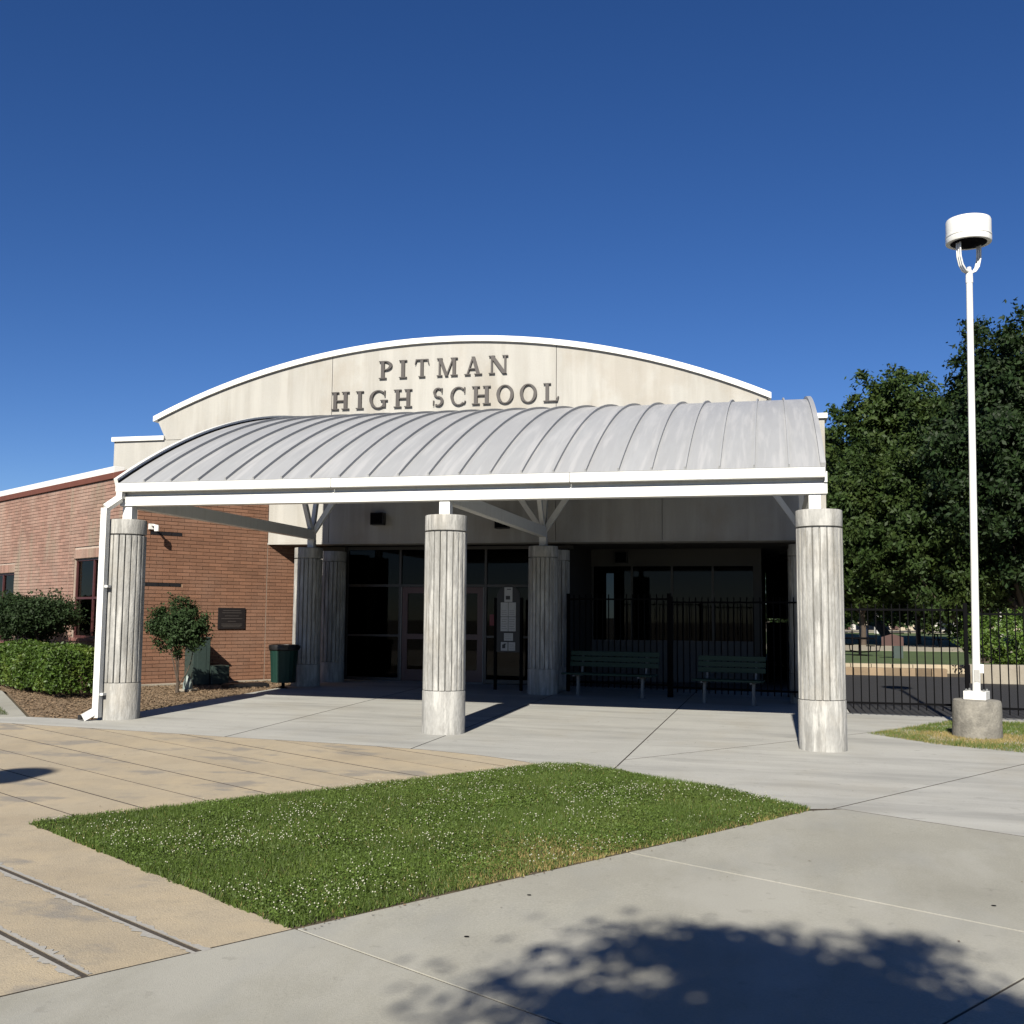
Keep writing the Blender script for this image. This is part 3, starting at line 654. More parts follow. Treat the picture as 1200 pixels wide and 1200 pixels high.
# ------------------------------------------------------------------ brick wing
A = Vector((-8.403, 5.263, 0)); ANG = R(33); Vd = Vector((math.sin(ANG), math.cos(ANG), 0)); Ud = Vector((-math.cos(ANG), math.sin(ANG), 0))
NV = Vector((Vd.y, -Vd.x, 0)); NU = Vector((Ud.y, -Ud.x, 0)) * -1
if NU.y > 0: NU = -NU
brick_b = thing('brick_building', 'red brick wing with reddish coping and dark windows left of the canopy', 'building', tuple(A+Vector((0,0,g(A.x, A.y)))))
ZB, ZT = -.02, 4.60; CH = .078; BL = .295
LR, LL = 4.75, 11.0
core = MB()
win = [(1.30,3.28,1.10,2.90), (7.12,9.1,.90,2.68)]
# core (mortar) walls
core.obox(A-NV*.32+Vd*.0, Vd*LR, NV*.30, (0,0,ZT)) if Vd.cross(NV).z > 0 else core.obox(A-NV*.02, Vd*LR, -NV*.30, (0,0,ZT))
core.build('mortar_wall', M_['mortar'], brick_b)
cl = MB()
def seg(u0, u1, z0, z1, d=.28, o=.02):
    p = A+Ud*u0-NU*(o+d)+Vector((0,0,z0)); e1, e2 = Ud*(u1-u0), NU*d
    cl.obox(p, e1, e2, (0,0,z1-z0)) if e1.cross(e2).z > 0 else cl.obox(p, e2, e1, (0,0,z1-z0))
us = [.03, win[0][0], win[0][1], win[1][0], win[1][1], LL]
for i in range(5):
    if i in (1, 3):
        w0 = win[i//2]; seg(us[i], us[i+1], 0, w0[2]-.05); seg(us[i], us[i+1], w0[3], ZT)
    else: seg(us[i], us[i+1], 0, ZT)
cl.build('mortar_wall', M_['mortarl'], brick_b)
bricks_v, bricks_u = [], []       # (s0,s1,z0,z1)
def rows(L, wins, joints, out, soldier, darks=()):
    k = 0; z = ZB
    while z+CH < ZT+.001:
        off = (k % 2)*(BL+.012)/2; s = -off
        while s < L:
            a, b = max(s, .006), min(s+BL, L); z0, z1 = z, z+CH-.011
            segs = [(a, b)]
            for (w0, w1, zz0, zz1) in wins:
                if z1 > zz0-.03 and z0 < zz1+soldier:
                    ns = []
                    for (p, q) in segs:
                        if q <= w0 or p >= w1: ns.append((p, q))
                        else:
                            if p < w0-.03: ns.append((p, w0-.006))
                            if q > w1+.03: ns.append((w1+.006, q))
                    segs = ns
            for j in joints:
                ns = []
                for (p, q) in segs:
                    if p < j < q:
                        if j-p > .04: ns.append((p, j-.012))
                        if q-j > .04: ns.append((j+.012, q))
                    else: ns.append((p, q))
                segs = ns
            for (d0, d1, dz0, dz1) in darks:
                ns = []
                for (p, q) in segs:
                    if z1 > dz0 and z0 < dz1 and q > d0 and p < d1:
                        if p < d0-.03: ns.append((p, d0-.01))
                        if q > d1+.03: ns.append((d1+.01, q))
                    else: ns.append((p, q))
                segs = ns
            for p, q in segs:
                if q-p > .03: out.append((p, q, z0, z1))
            s += BL+.012
        z += CH; k += 1
def zrow(z): return ZB+CH*round((z-ZB)/CH)
dk = [(.30, 1.02, zrow(3.33), zrow(3.33)+CH-.01), (.0, 1.03, zrow(2.22), zrow(2.22)+CH-.01)]
rows(LR, [], [3.14], bricks_v, 0, dk); rows(LL, win, [3.60, 6.84], bricks_u, .22)
def brick_geo(b, d, nrm, q):
    p, e, z0, z1 = q; pr = random.uniform(.0, .004)
    o = A+d*p-nrm*.022+Vector((0,0,z0)); e1, e2 = d*(e-p), nrm*(.022+.001+pr)
    b.obox(o, e1, e2, (0,0,z1-z0)) if e1.cross(e2).z > 0 else b.obox(o, e2, e1, (0,0,z1-z0))
# the bricks that show largest are single parts
near = sorted(bricks_v, key=lambda q: abs((q[0]+q[1])/2-2.25)/1.0+abs(q[2]-2.55)/.85)
near = [q for q in near if q[1]-q[0] > .25][:300]; ns_ = set(near)
bm_ = MB(); bm_.box(0, BL, -.0005, .023, 0, CH-.011); bme = mesh_of(bm_, 'brick'); bme.materials.append(M_['brick'])
rz = math.atan2(Vd.y, Vd.x)
for q in near:
    o = bpy.data.objects.new('brick', bme); COL.objects.link(o); o.parent = brick_b; o.matrix_parent_inverse = wm(brick_b).inverted()
    pr = random.uniform(-.002, .003); pos = A+Vd*q[0]+NV*(pr)+Vector((0,0,q[2]))
    # local +x along the wall, local -y outwards
    o.location = pos; o.rotation_euler = (0, 0, rz); o.scale = ((q[1]-q[0])/BL, 1, 1)
b = MB()
for q in bricks_v:
    if q not in ns_: brick_geo(b, Vd, NV, q)
for v0, v1, z0, z1 in dk: pass
o = b.build('brick_field', M_['brick'], brick_b); o['kind'] = 'stuff'
b = MB()
for q in bricks_u: brick_geo(b, Ud, NU, q)
for (w0, w1, zz0, zz1) in win:      # soldier course over the windows
    s = w0
    while s < w1-.02: brick_geo(b, Ud, NU, (s, min(s+.066, w1), zz1+.012, zz1+.215)); s += .078
o = b.build('brick_field', M_['brickl'], brick_b); o['kind'] = 'stuff'
for v0, v1, z0, z1 in dk:
    n = 4 if v1-v0 > .9 else 3; l = (v1-v0)/n
    for i in range(n):
        c = MB(); brick_geo(c, Vd, NV, (v0+i*l+.006, v0+(i+1)*l-.006, z0, z1)); c.build('brick', M_['darkbrick'], brick_b)['label'] = 'dark glazed accent brick'
c = MB(); p = A+Vd*3.128-NV*.02; c.obox(p, Vd*.02, NV*.018, (0,0,3.26)) if Vd.cross(NV).z > 0 else c.obox(p, NV*.018, Vd*.02, (0,0,3.26)); c.build('control_joint', M_['caulk'], brick_b)
for u in (3.60, 6.84):
    c = MB(); p = A+Ud*(u-.01)-NU*.02; e1, e2 = Ud*.02, NU*.019
    c.obox(p, e1, e2, (0,0,ZT)) if e1.cross(e2).z > 0 else c.obox(p, e2, e1, (0,0,ZT)); c.build('control_joint', M_['caulk'], brick_b)
# coping and roof edge
def strip(d, nrm, s0, s1, z0, z1, outw, dep, nm, m, bev=.006):
    c = MB(); p = A+d*s0+nrm*(outw-dep)+Vector((0,0,z0)); e1, e2 = d*(s1-s0), nrm*dep
    c.obox(p, e1, e2, (0,0,z1-z0)) if e1.cross(e2).z > 0 else c.obox(p, e2, e1, (0,0,z1-z0)); return c.build(nm, m, brick_b, bevel=bev)
u = 0.0
while u < LL:                        # coping pieces
    strip(Ud, NU, u+.004, min(u+1.22, LL)-.004, ZT+.012, ZT+.145, .035, .34, 'coping', M_['coping']); u += 1.22
strip(Vd, NV, .04, LR, ZT+.012, ZT+.145, .035, .34, 'coping', M_['coping'])
strip(Ud, NU, 1.35, LL, ZT+.146, ZT+.30, -.02, .25, 'roof_edge', W)
c = MB(); pts = [A-NU*.05-NV*.05, A+Ud*LL-NU*.1, A+Ud*LL-NU*9, A+Vd*LR-NU*9, A+Vd*LR-NV*.1]
cen = sum(pts, Vector())/5
c.prism([(p.x, p.y) for p in ([pts[0], pts[4], pts[3], pts[2], pts[1]])], lambda x, y: (x, y, 4.3), (0,0,.12)); c.build('roof', M_['trim_grey'], brick_b)
# low pitched roof seen over the coping at far left
c = MB(); p0 = A+Ud*8.6-NU*1.4+Vector((0,0,4.35))
c.add([p0, p0+Ud*6, p0+Ud*6-NU*6, p0-NU*6, p0+Ud*3+Vector((0,0,.95)), p0+Ud*3-NU*6+Vector((0,0,.95))], [(0,1,4),(1,2,5,4),(2,3,5),(3,0,4,5),(0,3,2,1)])
c.build('pitched_roof', M_['farwhite'], brick_b)
# windows
for (w0, w1, z0, z1), cols in zip(win, (2, 2)):
    wf = strip(Ud, NU, w0, w1, z1-.05, z1, -.06, .08, 'window', M_['redframe'], .003)
    for a, b2, c0, c1 in ((w0, w1, z0, z0+.05), (w0, w0+.05, z0+.05, z1-.05), (w1-.05, w1, z0+.05, z1-.05), ((w0+w1)/2-.025, (w0+w1)/2+.025, z0+.05, z1-.05)):
        o = strip(Ud, NU, a, b2, c0, c1, -.06, .08, 'frame', M_['redframe'], .003); o.parent = wf; o.matrix_parent_inverse = wm(wf).inverted()
    hz = (z0+z1)/2
    for a, b2 in ((w0+.05, (w0+w1)/2-.025), ((w0+w1)/2+.025, w1-.05)):
        o = strip(Ud, NU, a, b2, hz-.025, hz+.025, -.062, .076, 'rail', M_['redframe'], 0); o.parent = wf; o.matrix_parent_inverse = wm(wf).inverted()
        for c0, c1 in ((z0+.05, hz-.025), (hz+.025, z1-.05)):
            o = strip(Ud, NU, a, b2, c0, c1, -.10, .01, 'pane', M_['glass'], 0); o.parent = wf; o.matrix_parent_inverse = wm(wf).inverted()
    o = strip(Ud, NU, w0-.03, w1+.03, z0-.075, z0-.004, .04, .2, 'sill', M_['sill'], .004); o.parent = wf; o.matrix_parent_inverse = wm(wf).inverted()
    o = strip(Ud, NU, w0-.1, w1+.1, z0-.05, z1+.05, -.33, .02, 'blind', M_['blind'], 0); o.parent = wf; o.matrix_parent_inverse = wm(wf).inverted()
strip(Vd, NV, 0.05, 4.0, -.05, g(-7.5,6)+.035, .16, .16, 'footing', M_['wallc'], .01)

# on the brick wall
def on_v(v, z, out=0.): return A+Vd*v+NV*out+Vector((0,0,z))
def vbox(v0, v1, z0, z1, o0, o1):
    c = MB(); p = on_v(v0, z0, o0); e1, e2 = Vd*(v1-v0), NV*(o1-o0)
    return c.obox(p, e1, e2, (0,0,z1-z0)) if e1.cross(e2).z > 0 else c.obox(p, e2, e1, (0,0,z1-z0))
t = thing('wall_plaque', 'dark bronze dedication plaque on the red brick wall', 'plaque', tuple(on_v(2.19, 1.33)))
pl = vbox(1.93, 2.60, 1.33, 1.80, .005, .03).build('plate', M_['plaque'], t, bevel=.004)
for i, (hw, zz) in enumerate(((.22,1.74),(.24,1.69),(.17,1.62),(.26,1.56),(.10,1.50),(.25,1.44),(.25,1.41),(.22,1.38))):
    vbox(2.265-hw, 2.265+hw, zz-.008, zz+.008, .0305, .034).build('raised_line', M_['letter'], t)
t = thing('wall_lamp', 'small white wall lamp high on the brick beside the left column', 'lamp', tuple(on_v(.33, 3.5)))
vbox(.24, .36, 3.44, 3.56, .005, .04).build('back_plate', W, t, bevel=.005)
c = MB(); q = on_v(.31, 3.52); c.tube([q+NV*.05, q+NV*.16, q+NV*.21+Vector((0,0,-.02))], .025, 8); c.build('arm', W, t, smooth=True)
c = MB(); q = on_v(.31, 3.47, .26); c.lathe([(.05,q.z-.08),(.05,q.z+.02),(.04,q.z+.05),(.02,q.z+.055)], 20, (q.x, q.y)); c.build('lamp_shade', W, t, smooth=40)

# utility boxes at the foot of the wall
t = thing('utility_cabinet', 'dark green utility cabinet with low side box against the brick wall', 'cabinet', tuple(on_v(1.35, g(-7.4,6.4), .3)))
zc = g(-7.4, 6.4)
vbox(1.12, 1.52, zc, zc+.98, .12, .50).build('cabinet_body', M_['boxgreen'], t, bevel=.012)
vbox(1.10, 1.54, zc+.98, zc+1.01, .10, .52).build('cabinet_lid', M_['boxgreen'], t, bevel=.006)
vbox(1.54, 1.95, zc, zc+.40, .12, .55).build('side_box', M_['boxgreen'], t, bevel=.012)
vbox(1.22, 1.42, zc+.25, zc+.85, .50, .508).build('cabinet_door', M_['boxgreen'], t, bevel=.002)
x0, y0 = -6.78, 4.72
t = thing('irrigation_cover', 'small pale teal irrigation housing beside the little tree', 'utility box', (x0, y0, g(x0, y0)))
MB().lathe([(.10,0),(.095,.16),(.06,.26),(.02,.32)], 16).build('housing', M_['teal'], t, smooth=40, world=False)
MB().box(-.14,.14,-.14,.14,-.03,.04).build('pad', M_['wallc'], t, bevel=.01, world=False)
x0, y0 = -6.2, 6.05
t = thing('valve_box', 'low black valve box lying in the bed by the wall', 'utility box', (x0, y0, g(x0, y0)), rz=.9)
MB().box(-.45,.45,-.2,.2,-.03,.07).build('box_body', M_['blackplastic'], t, bevel=.015, world=False); MB().box(-.42,.42,-.17,.17,.071,.085).build('lid', M_['blackplastic'], t, bevel=.005, world=False)

# ------------------------------------------------------------------ furniture
x0, y0 = -5.36, 6.08; z0 = g(x0, y0)
t = thing('trash_can', 'dark green round trash can on a pedestal beside the left middle column', 'trash can', (x0, y0, z0))
n = 36; b = MB(); rb, rt = .235, .295
for j, (zz, fr_) in enumerate(((.12,0),(.125,.3),(.5,.6),(.84,1))):
    for k in range(n):
        r0 = rb+(rt-rb)*fr_; r0 *= 1-.02*(k % 2) if j else .93; a = 2*math.pi*k/n; b.v.append((r0*math.cos(a), r0*math.sin(a), zz))
for j in range(3):
    for k in range(n): b.f.append((j*n+k, j*n+(k+1) % n, (j+1)*n+(k+1) % n, (j+1)*n+k))
b.f.append(tuple(range(n))[::-1]); b.build('body', M_['green'], t, world=False)
MB().lathe([(.29,.78),(.315,.80),(.322,.86),(.31,.90),(.27,.905),(.255,.86),(.25,.70)], 36, cap=False).build('rim', M_['blackplastic'], t, smooth=40, world=False)
b = MB(); 
for k in range(28):
    a = 2*math.pi*k/28; r0 = .305+.02*math.sin(5*a)+.012*random.random(); b.v += [(r0*math.cos(a), r0*math.sin(a), .80+.03*random.random()), ((r0+.012)*math.cos(a), (r0+.012)*math.sin(a), .885), (.26*math.cos(a), .26*math.sin(a), .905)]
for k in range(28):
    i, j = 3*k, 3*((k+1) % 28); b.f += [(i, j, j+1, i+1), (i+1, j+1, j+2, i+2)]
b.build('bin_liner', M_['blackplastic'], t, world=False)
MB().lathe([(.10,0),(.10,.012),(.035,.02),(.035,.14)], 20).build('pedestal', M_['black'], t, world=False)

def bench(x, y, rz, L, label):
    t = thing('bench', label, 'bench', (x, y, g(x, y)), rz, 'green benches in front of the inner fence')
    for i, (yy, zz) in enumerate(((-.22,.43),(-.11,.425),(0,.425),(.11,.43))): MB().box(-L/2, L/2, yy-.048, yy+.048, zz, zz+.035).build('seat_slat', M_['green'], t, bevel=.006, world=False)
    for i, zz in enumerate((.58,.69,.80)): MB().box(-L/2, L/2, .185+.02*i, .22+.02*i, zz, zz+.095).build('back_slat', M_['green'], t, bevel=.006, world=False)
    for s in (-1, 1):
        xx = s*L*.36
        MB().bar((xx,.0,.425), (xx,-.02,0), .05, .07, up=(0,1,0)).build('leg', M_['galv'], t, world=False)
        MB().bar((xx,.18,.40), (xx,.255,.86), .04, .02, up=(0,1,0)).build('back_support', M_['galv'], t, world=False)
        MB().box(xx-.02, xx+.02, -.25, .2, .395, .424).build('seat_support', M_['galv'], t, world=False)
        MB().box(xx-.07, xx+.07, -.07, .05, 0, .008).build('foot_plate', M_['galv'], t, world=False)
bench(1.42, 6.72, -.24, 1.92, 'longer dark green bench beside the centre rear column')
bench(3.78, 6.05, -.20, 1.30, 'shorter dark green bench near the right hand column')

# notice board
x0, y0 = -.86, 7.45; z0 = g(x0, y0)
t = thing('notice_board', 'black post mounted notice board with white sheets beside the entrance doors', 'notice board', (x0, y0, z0), -.1)
for s in (-1, 1): MB().box(s*.29-.03, s*.29+.03, -.03, .03, 0, 1.95).build('post', M_['black'], t, bevel=.004, world=False)
pts = [(-.26,.80),(.26,.80),(.26,1.95)]+[(.26*math.cos(R(a)), 1.95+.27*math.sin(R(a))) for a in range(15, 180, 15)]+[(-.26,1.95)]
MB().prism(pts[::-1], lambda a, c: (a, -.02, c), (0,.03,0)).build('board', M_['blackplastic'], t, world=False)
for (a, b2, c0, c1, pic) in ((-.09,.09,1.86,2.17,1),(-.17,-.005,1.55,1.85,0),(.005,.17,1.55,1.85,0),(-.17,-.005,1.24,1.54,2),(.005,.17,1.24,1.54,2),(-.09,.11,1.04,1.20,0),(-.16,-.01,.83,1.01,1),(.01,.16,.83,1.01,0)):
    pp = MB().box(a, b2, -.026, -.0205, c0, c1).build('paper', M_['paper'], t, world=False)
    k = MB()
    if pic == 1: k.box(a+.03, b2-.05, -.0275, -.0265, c0+.05, c0+.13); k.box(a+.06, b2-.03, -.0275, -.0265, c1-.05, c1-.03)
    elif pic == 2:
        for q in range(5): k.box(a+.02, b2-.02-.02*(q % 2), -.0275, -.0265, c0+.05+q*.05, c0+.056+q*.05)
    else:
        for q in range(3): k.box(a+.02, b2-.03, -.0275, -.0265, c0+.04+q*.04, c0+.045+q*.04)
    k.build('print', M_['ink'], pp, world=False)
x0, z0 = -1.53, 1.50
t = thing('access_sign', 'small red sign with white wheelchair symbol on the glass beside the doors', 'sign', (x0, 8.93, z0))
MB().box(x0-.13, x0+.13, 8.925, 8.94, z0-.05, z0+.20).build('plate', M_['redsign'], t); MB().box(x0-.03, x0+.13, 8.925, 8.94, z0-.27, z0-.051).build('plate', M_['redsign'], t)
c = MB(); cx, cz = x0+.06, z0-.17
for k in range(14):
    a0, a1 = R(-200+k*17), R(-200+(k+1)*17)
    c.prism([(cx+.045*math.cos(a), cz+.045*math.sin(a)) for a in (a0, a1)]+[(cx+.032*math.cos(a), cz+.032*math.sin(a)) for a in (a1, a0)], lambda p, q: (p, 8.924, q), (0,-.003,0))
c.box(cx-.012, cx+.004, 8.921, 8.924, cz+.0, cz+.07); c.box(cx-.005, cx+.045, 8.920, 8.923, cz-.005, cz+.010); c.prism([(cx+.036,cz-.05),(cx+.05,cz-.05),(cx+.05,cz+.0),(cx+.036,cz+.0)], lambda p, q: (p, 8.9235, q), (0,-.003,0))
c.prism([(cx-.004+.016*math.cos(R(a)), cz+.088+.016*math.sin(R(a))) for a in range(0, 360, 30)], lambda p, q: (p, 8.9245, q), (0,-.003,0)); c.build('wheelchair_symbol', M_['paper'], t)

# ------------------------------------------------------------------ fences
pk_me = mesh_of(MB().box(-.0095, .0095, -.0095, .0095, .06, 1.0), 'picket'); pk_me.materials.append(M_['black'])
def fence(name, label, cat, p, q, top, posts=(0,1), sp=.128, group=None, mid=True):
    p = Vector((*p, 0)); q = Vector((*q, 0)); d = q-p; L = d.length; rz = math.atan2(d.y, d.x); z0 = g(*((p+q)/2).xy)
    t = thing(name, label, cat, (p.x, p.y, z0), rz, group)
    n = int(L/sp)
    for i in range(1, n):
        o = bpy.data.objects.new('picket', pk_me); COL.objects.link(o); o.parent = t; o.location = (i*L/n, 0, 0); o.scale = (1, 1, top)
    for zz in ((top-.10, .22) if not mid else (top-.10, .22)): MB().box(0, L, -.017, .017, zz-.018, zz+.018).build('rail', M_['black'], t, world=False)
    for s in posts: MB().box(s*L-.032, s*L+.032, -.032, .032, -.05, top+.02).build('post', M_['black'], t, bevel=.004, world=False)
    return t
FG = 'black metal picket fence runs'
fence('picket_fence', 'black metal picket fence between the right column and the lamp post', 'fence', (5.55,4.83), (7.80,4.83), 1.93, (0,1), group=FG)
fence('picket_fence', 'black metal picket fence running right from behind the lamp post', 'fence', (7.80,4.83), (12.6,4.5), 1.90, (.5,1), group=FG)
fence('picket_fence', 'short black fence return behind the right front column', 'fence', (5.55,4.83), (5.55,6.35), 1.95, (1,), group=FG)
fence('picket_gate', 'left leaf of the black picket gate behind the longer bench', 'gate', (.38,7.72), (2.56,7.14), 2.05, (0,1), group='black picket gate leaves')
fence('picket_gate', 'right leaf of the black picket gate behind the shorter bench', 'gate', (2.60,7.13), (5.50,6.38), 2.02, (0,1), group='black picket gate leaves')

# ------------------------------------------------------------------ lamp posts
def lamp(x, y, label, lean=0):
    z = g(x, y); t = thing('lamp_post', label, 'lamp post', (x, y, z), group='white round headed lamp posts'); t.rotation_euler.y = lean
    MB().lathe([(.335,-.1),(.345,.05),(.338,.2),(.342,.35),(.335,.50),(.325,.535),(.30,.545)], 40).build('concrete_base', M_['basec'], t, smooth=35, world=False)
    c = MB().box(-.155,.155,-.155,.155,.547,.67).build('base_box', W, t, bevel=.006, world=False); c.rotation_euler.z = R(-20)
    MB().lathe([(.056,.66),(.052,3),(.047,6.72),(.047,6.80)], 24).build('pole', W, t, smooth=40, world=False)
    MB().lathe([(.052,6.80),(.055,6.82),(.05,6.95),(.03,7.02),(.03,7.05)], 24).build('collar', W, t, smooth=40, world=False)
    for s in (-1, 1):
        for k in (-1, 0, 1):
            dx = .185; o = k*.038
            pts = [(s*.03,o*.6,6.96),(s*.09,o,6.99),(s*.15,o,7.07),(s*.185,o,7.20),(s*.19,o,7.32),(s*.19,o,7.50)]
            c = MB().tube(pts, .013, 8).build('fork_arm', W, t, smooth=True, world=False); c.rotation_euler.z = R(32)
    h = MB().lathe([(.27,7.43),(.325,7.425),(.33,7.44),(.33,7.50),(.322,7.505),(.322,7.515),(.33,7.52),(.33,7.545),(.325,7.55),(.325,7.76),(.315,7.785),(.29,7.795),(.02,7.80)], 48).build('lamp_head', W, t, smooth=40, world=False)
    MB().lathe([(.262,7.4255),(.25,7.418),(.12,7.40),(.07,7.36),(.01,7.35)], 32).build('lens', M_['black'], h, smooth=40, world=False)
    for k in range(4):
        a = R(25+90*k); MB().lathe([(.016,.67),(.016,.69),(.008,.70)], 8, (.17*math.cos(a), .17*math.sin(a))).build('anchor_bolt', M_['galv'], t, world=False)
    MB().box(-.035,.035,-.062,-.05,.80,.98).build('hand_hole_cover', M_['trim_grey'], t, bevel=.004, world=False)
    MB().box(.047,.10,-.03,.03,.93,1.06).build('service_box', W, t, bevel=.004, world=False)
lamp(7.49, 2.17, 'tall white lamp post with round head on a concrete base right of the canopy', .014)
lamp(-3.09, -15.95, 'white lamp post off to the left whose head shades the tan paving')

# ------------------------------------------------------------------ vegetation
def crown_points(c, rad, nclump, per, clump_r, shell=.55, flat=.7, seed=0, lobes=5):
    r = np.random.default_rng(seed); D = r.normal(size=(nclump, 3)); D /= np.linalg.norm(D, axis=1)[:,None]
    lb = r.normal(size=(lobes, 3)); lb /= np.linalg.norm(lb, axis=1)[:,None]
    lump = 1+.34*np.max(np.clip(D @ lb.T, 0, 1)**6, axis=1)-.16+.115*r.normal(size=nclump)
    q = (shell+(1-shell)*r.random(nclump)**.7)*lump
    K = np.array(c)+D*q[:,None]*np.array(rad)
    kr = clump_r*r.uniform(.6, 1.35, nclump)
    O = r.normal(size=(nclump, per, 3))*np.array([1, 1, flat]); P = K[:,None]+O*kr[:,None,None]*.47
    out = np.repeat(D[:,None], per, 1).reshape(-1, 3)
    return P.reshape(-1, 3), out, K
def limb(p, q, r0, r1, sag=.1, n=6):
    p, q = Vector(p), Vector(q); L = (q-p).length; j = Vector((random.uniform(-1,1), random.uniform(-1,1), random.uniform(-.3,.8)))*L*sag
    pts = [p.lerp(q, i/n)+j*math.sin(math.pi*i/n) for i in range(n+1)]; return pts, [r0+(r1-r0)*i/n for i in range(n+1)]
def tree(loc, label, top, crown_c, crown_r, nclump, per, clump_r, leaf, m, trunk_r, fork=.35, bark='bark', group=None, cat='tree', seed=0, name='tree', nl=9, lean=(0,0), shell=.5, twigs=0, lobes=6):
    x, y = loc; z = g(x, y); t = thing(name, label, cat, (x, y, z), group=group)
    P, out, K = crown_points(crown_c, crown_r, nclump, per, clump_r, shell=shell, seed=seed, lobes=lobes)
    P = P[P[:,2] > .25*crown_c[2]*0+.15]; out = out[:len(P)]
    mkobj('crown', leaf_mesh(P, leaf, 'crown', outc=None if len(out) != len(P) else out), m, t, world=False)
    b = MB(); fz = max(.15, (crown_c[2]-crown_r[2])*fork/.35*.9); f = Vector((lean[0], lean[1], fz))
    pts, rad = limb((0,0,-.1), f, trunk_r*1.25, trunk_r*.85, .04); rad[0] = trunk_r*1.7; b.tube(pts, rad, 12)
    idx = np.random.default_rng(seed+1).choice(len(K), min(nl, len(K)), replace=False)
    for i in idx:
        e = f.lerp(Vector(K[i]), .86); pts, rad = limb(f-Vector((0,0,.1)), e, trunk_r*.45, trunk_r*.07, .12); b.tube(pts, rad, 7)
        for _ in range(2+twigs):
            k = random.randint(2, 5); e2 = pts[k]+Vector((random.gauss(0,1), random.gauss(0,1), random.gauss(.3,.7)))*min(crown_r)*.35
            p2, r2_ = limb(pts[k], e2, trunk_r*.13, trunk_r*.03, .12, 4); b.tube(p2, r2_, 5)
    b.build('trunk', M_[bark], t, smooth=50, world=False)
    return t
def at(px, D):
    s = (px-600)/1273*D; p = CAM+Vector((f_.x, f_.y, 0)).normalized()*D+r_*s; return (p.x, p.y)
# trees beyond the fence
TG = 'broad trees beyond the fence'
def ftree(px, D, sc, label, c, r, ncl, per, cr, lf, m, tr, seed, **k):
    tree(at(px, D*sc), label, 0, tuple(v*sc for v in c), tuple(v*sc for v in r), ncl, per, cr*sc, lf*sc*1.22, M_[m], tr*sc, seed=seed, group=TG, **k)
ftree(1044, 58, 1.38, 'dark round topped tree just right of the canopy roof, trunk seen through the fence', (1.0,0,8.4), (4.1,4.1,6.2), 1000, 105, .55, .105, 'leaf', .22, 3, lean=(-1.9,0), nl=14, twigs=1, lobes=9)
ftree(1222, 33, 1.8, 'tall dark tree at the right edge rising behind the lamp post', (-.2,0,5.7), (3.2,3.1,4.4), 1000, 120, .42, .072, 'leafd', .17, 8, lean=(-.9,0), nl=18, twigs=3, lobes=9)
ftree(1128, 47, 1.32, 'low spreading tree filling the gap behind the lamp post', (-.3,0,5.7), (3.6,3.2,4.6), 800, 110, .5, .092, 'leaf', .16, 15, nl=10, twigs=1, lobes=8)
ftree(978, 75, 1.27, 'small tree top peeking past the right end of the canopy', (0,0,8.3), (3.0,3.0,7.0), 420, 90, .7, .14, 'leafd', .22, 21)
ftree(1010, 46, 1.43, 'lower leafy tree touching the right front column', (0,0,4.6), (2.8,2.6,3.1), 520, 110, .45, .09, 'leaf', .10, 25)
ftree(1075, 50, 1.40, 'leafy tree hanging over the middle of the picket fence', (0,0,4.6), (3.2,2.6,3.2), 560, 110, .5, .095, 'leaf', .10, 29)
ftree(1300, 42, 1.6, 'broad tree mostly cut off by the right frame edge', (0,0,6.9), (4.4,4.2,5.5), 480, 110, .7, .11, 'leafd', .25, 33)
# tree behind the viewer: shades the foreground
tree((4.97,-19.35), 'leafy tree behind the viewer whose crown shades the foreground walkway', 9, (0,0,5.75), (1.65,1.55,1.7), 150, 330, .40, .062, M_['leaf'], .12, seed=41, shell=.3)

# shrubs by the brick
tree((-6.72,4.25), 'small round shrub tree on thin pale stems in front of the cabinet', 2, (.0,0,1.28), (.62,.60,.50), 190, 70, .15, .033, M_['shrubl'], .035, fork=.12, bark='bark', seed=51, cat='shrub', name='shrub', nl=6, shell=.35)
SG = 'dark multi stemmed shrubs behind the hedge'
for i, (u, off, lb_, sd_) in enumerate(((3.2,2.0,'dark bushy shrub under the window beside the downspout',61),(5.1,2.0,'dark bushy shrub in the middle behind the hedge',62),(7.0,2.1,'dark bushy shrub at the left edge behind the hedge',63))):
    p = A+Ud*(u-1.5)+NU*(off-.7); tree((p.x, p.y), lb_, 2, (0,0,1.42), (1.0,.8,.44), 280, 75, .20, .036, M_['shrubl'], .04, fork=.14, seed=sd_, group=SG, cat='shrub', name='shrub', nl=8, shell=.4)
# hedge
hx0, hd = Vector((-7.62,2.52,0)), Vector((-.82,.57,0)).normalized(); hn = Vector((-hd.y, hd.x, 0))
zc = g(-9, 3.5); t = thing('hedge', 'clipped bright green hedge at the left in front of the brick wall', 'hedge', (hx0.x, hx0.y, zc))
n = 42000; s = RNG.uniform(0, 4.6, n); a = RNG.uniform(-1, 1, n); h = RNG.random(n); sh = RNG.random(n) < .8
a = np.where(sh & (RNG.random(n) < .55), np.sign(a)*RNG.uniform(.78, 1.02, n), a); h = np.where(sh & (np.abs(a) < .78), RNG.uniform(.82, 1.02, n), h)
wv = 1+.10*np.sin(s*3.1+1)+.07*np.sin(s*7.3); hv = .74*(1+.07*np.sin(s*2.3)+.05*np.sin(s*5.7+2))
endf = np.sqrt(np.clip(1-np.clip((.38-s)/.38, 0, 1)**2, 0, 1)); rnd_ = 1-.22*np.clip((h-.6)/.4, 0, 1)**2-.12*np.clip((.25-h)/.25, 0, 1)
P = np.array(hx0)+s[:,None]*np.array(hd)+(a*.50*wv*endf*rnd_)[:,None]*np.array(hn); P[:,2] = .10+h*hv*(.55+.45*endf)+zc
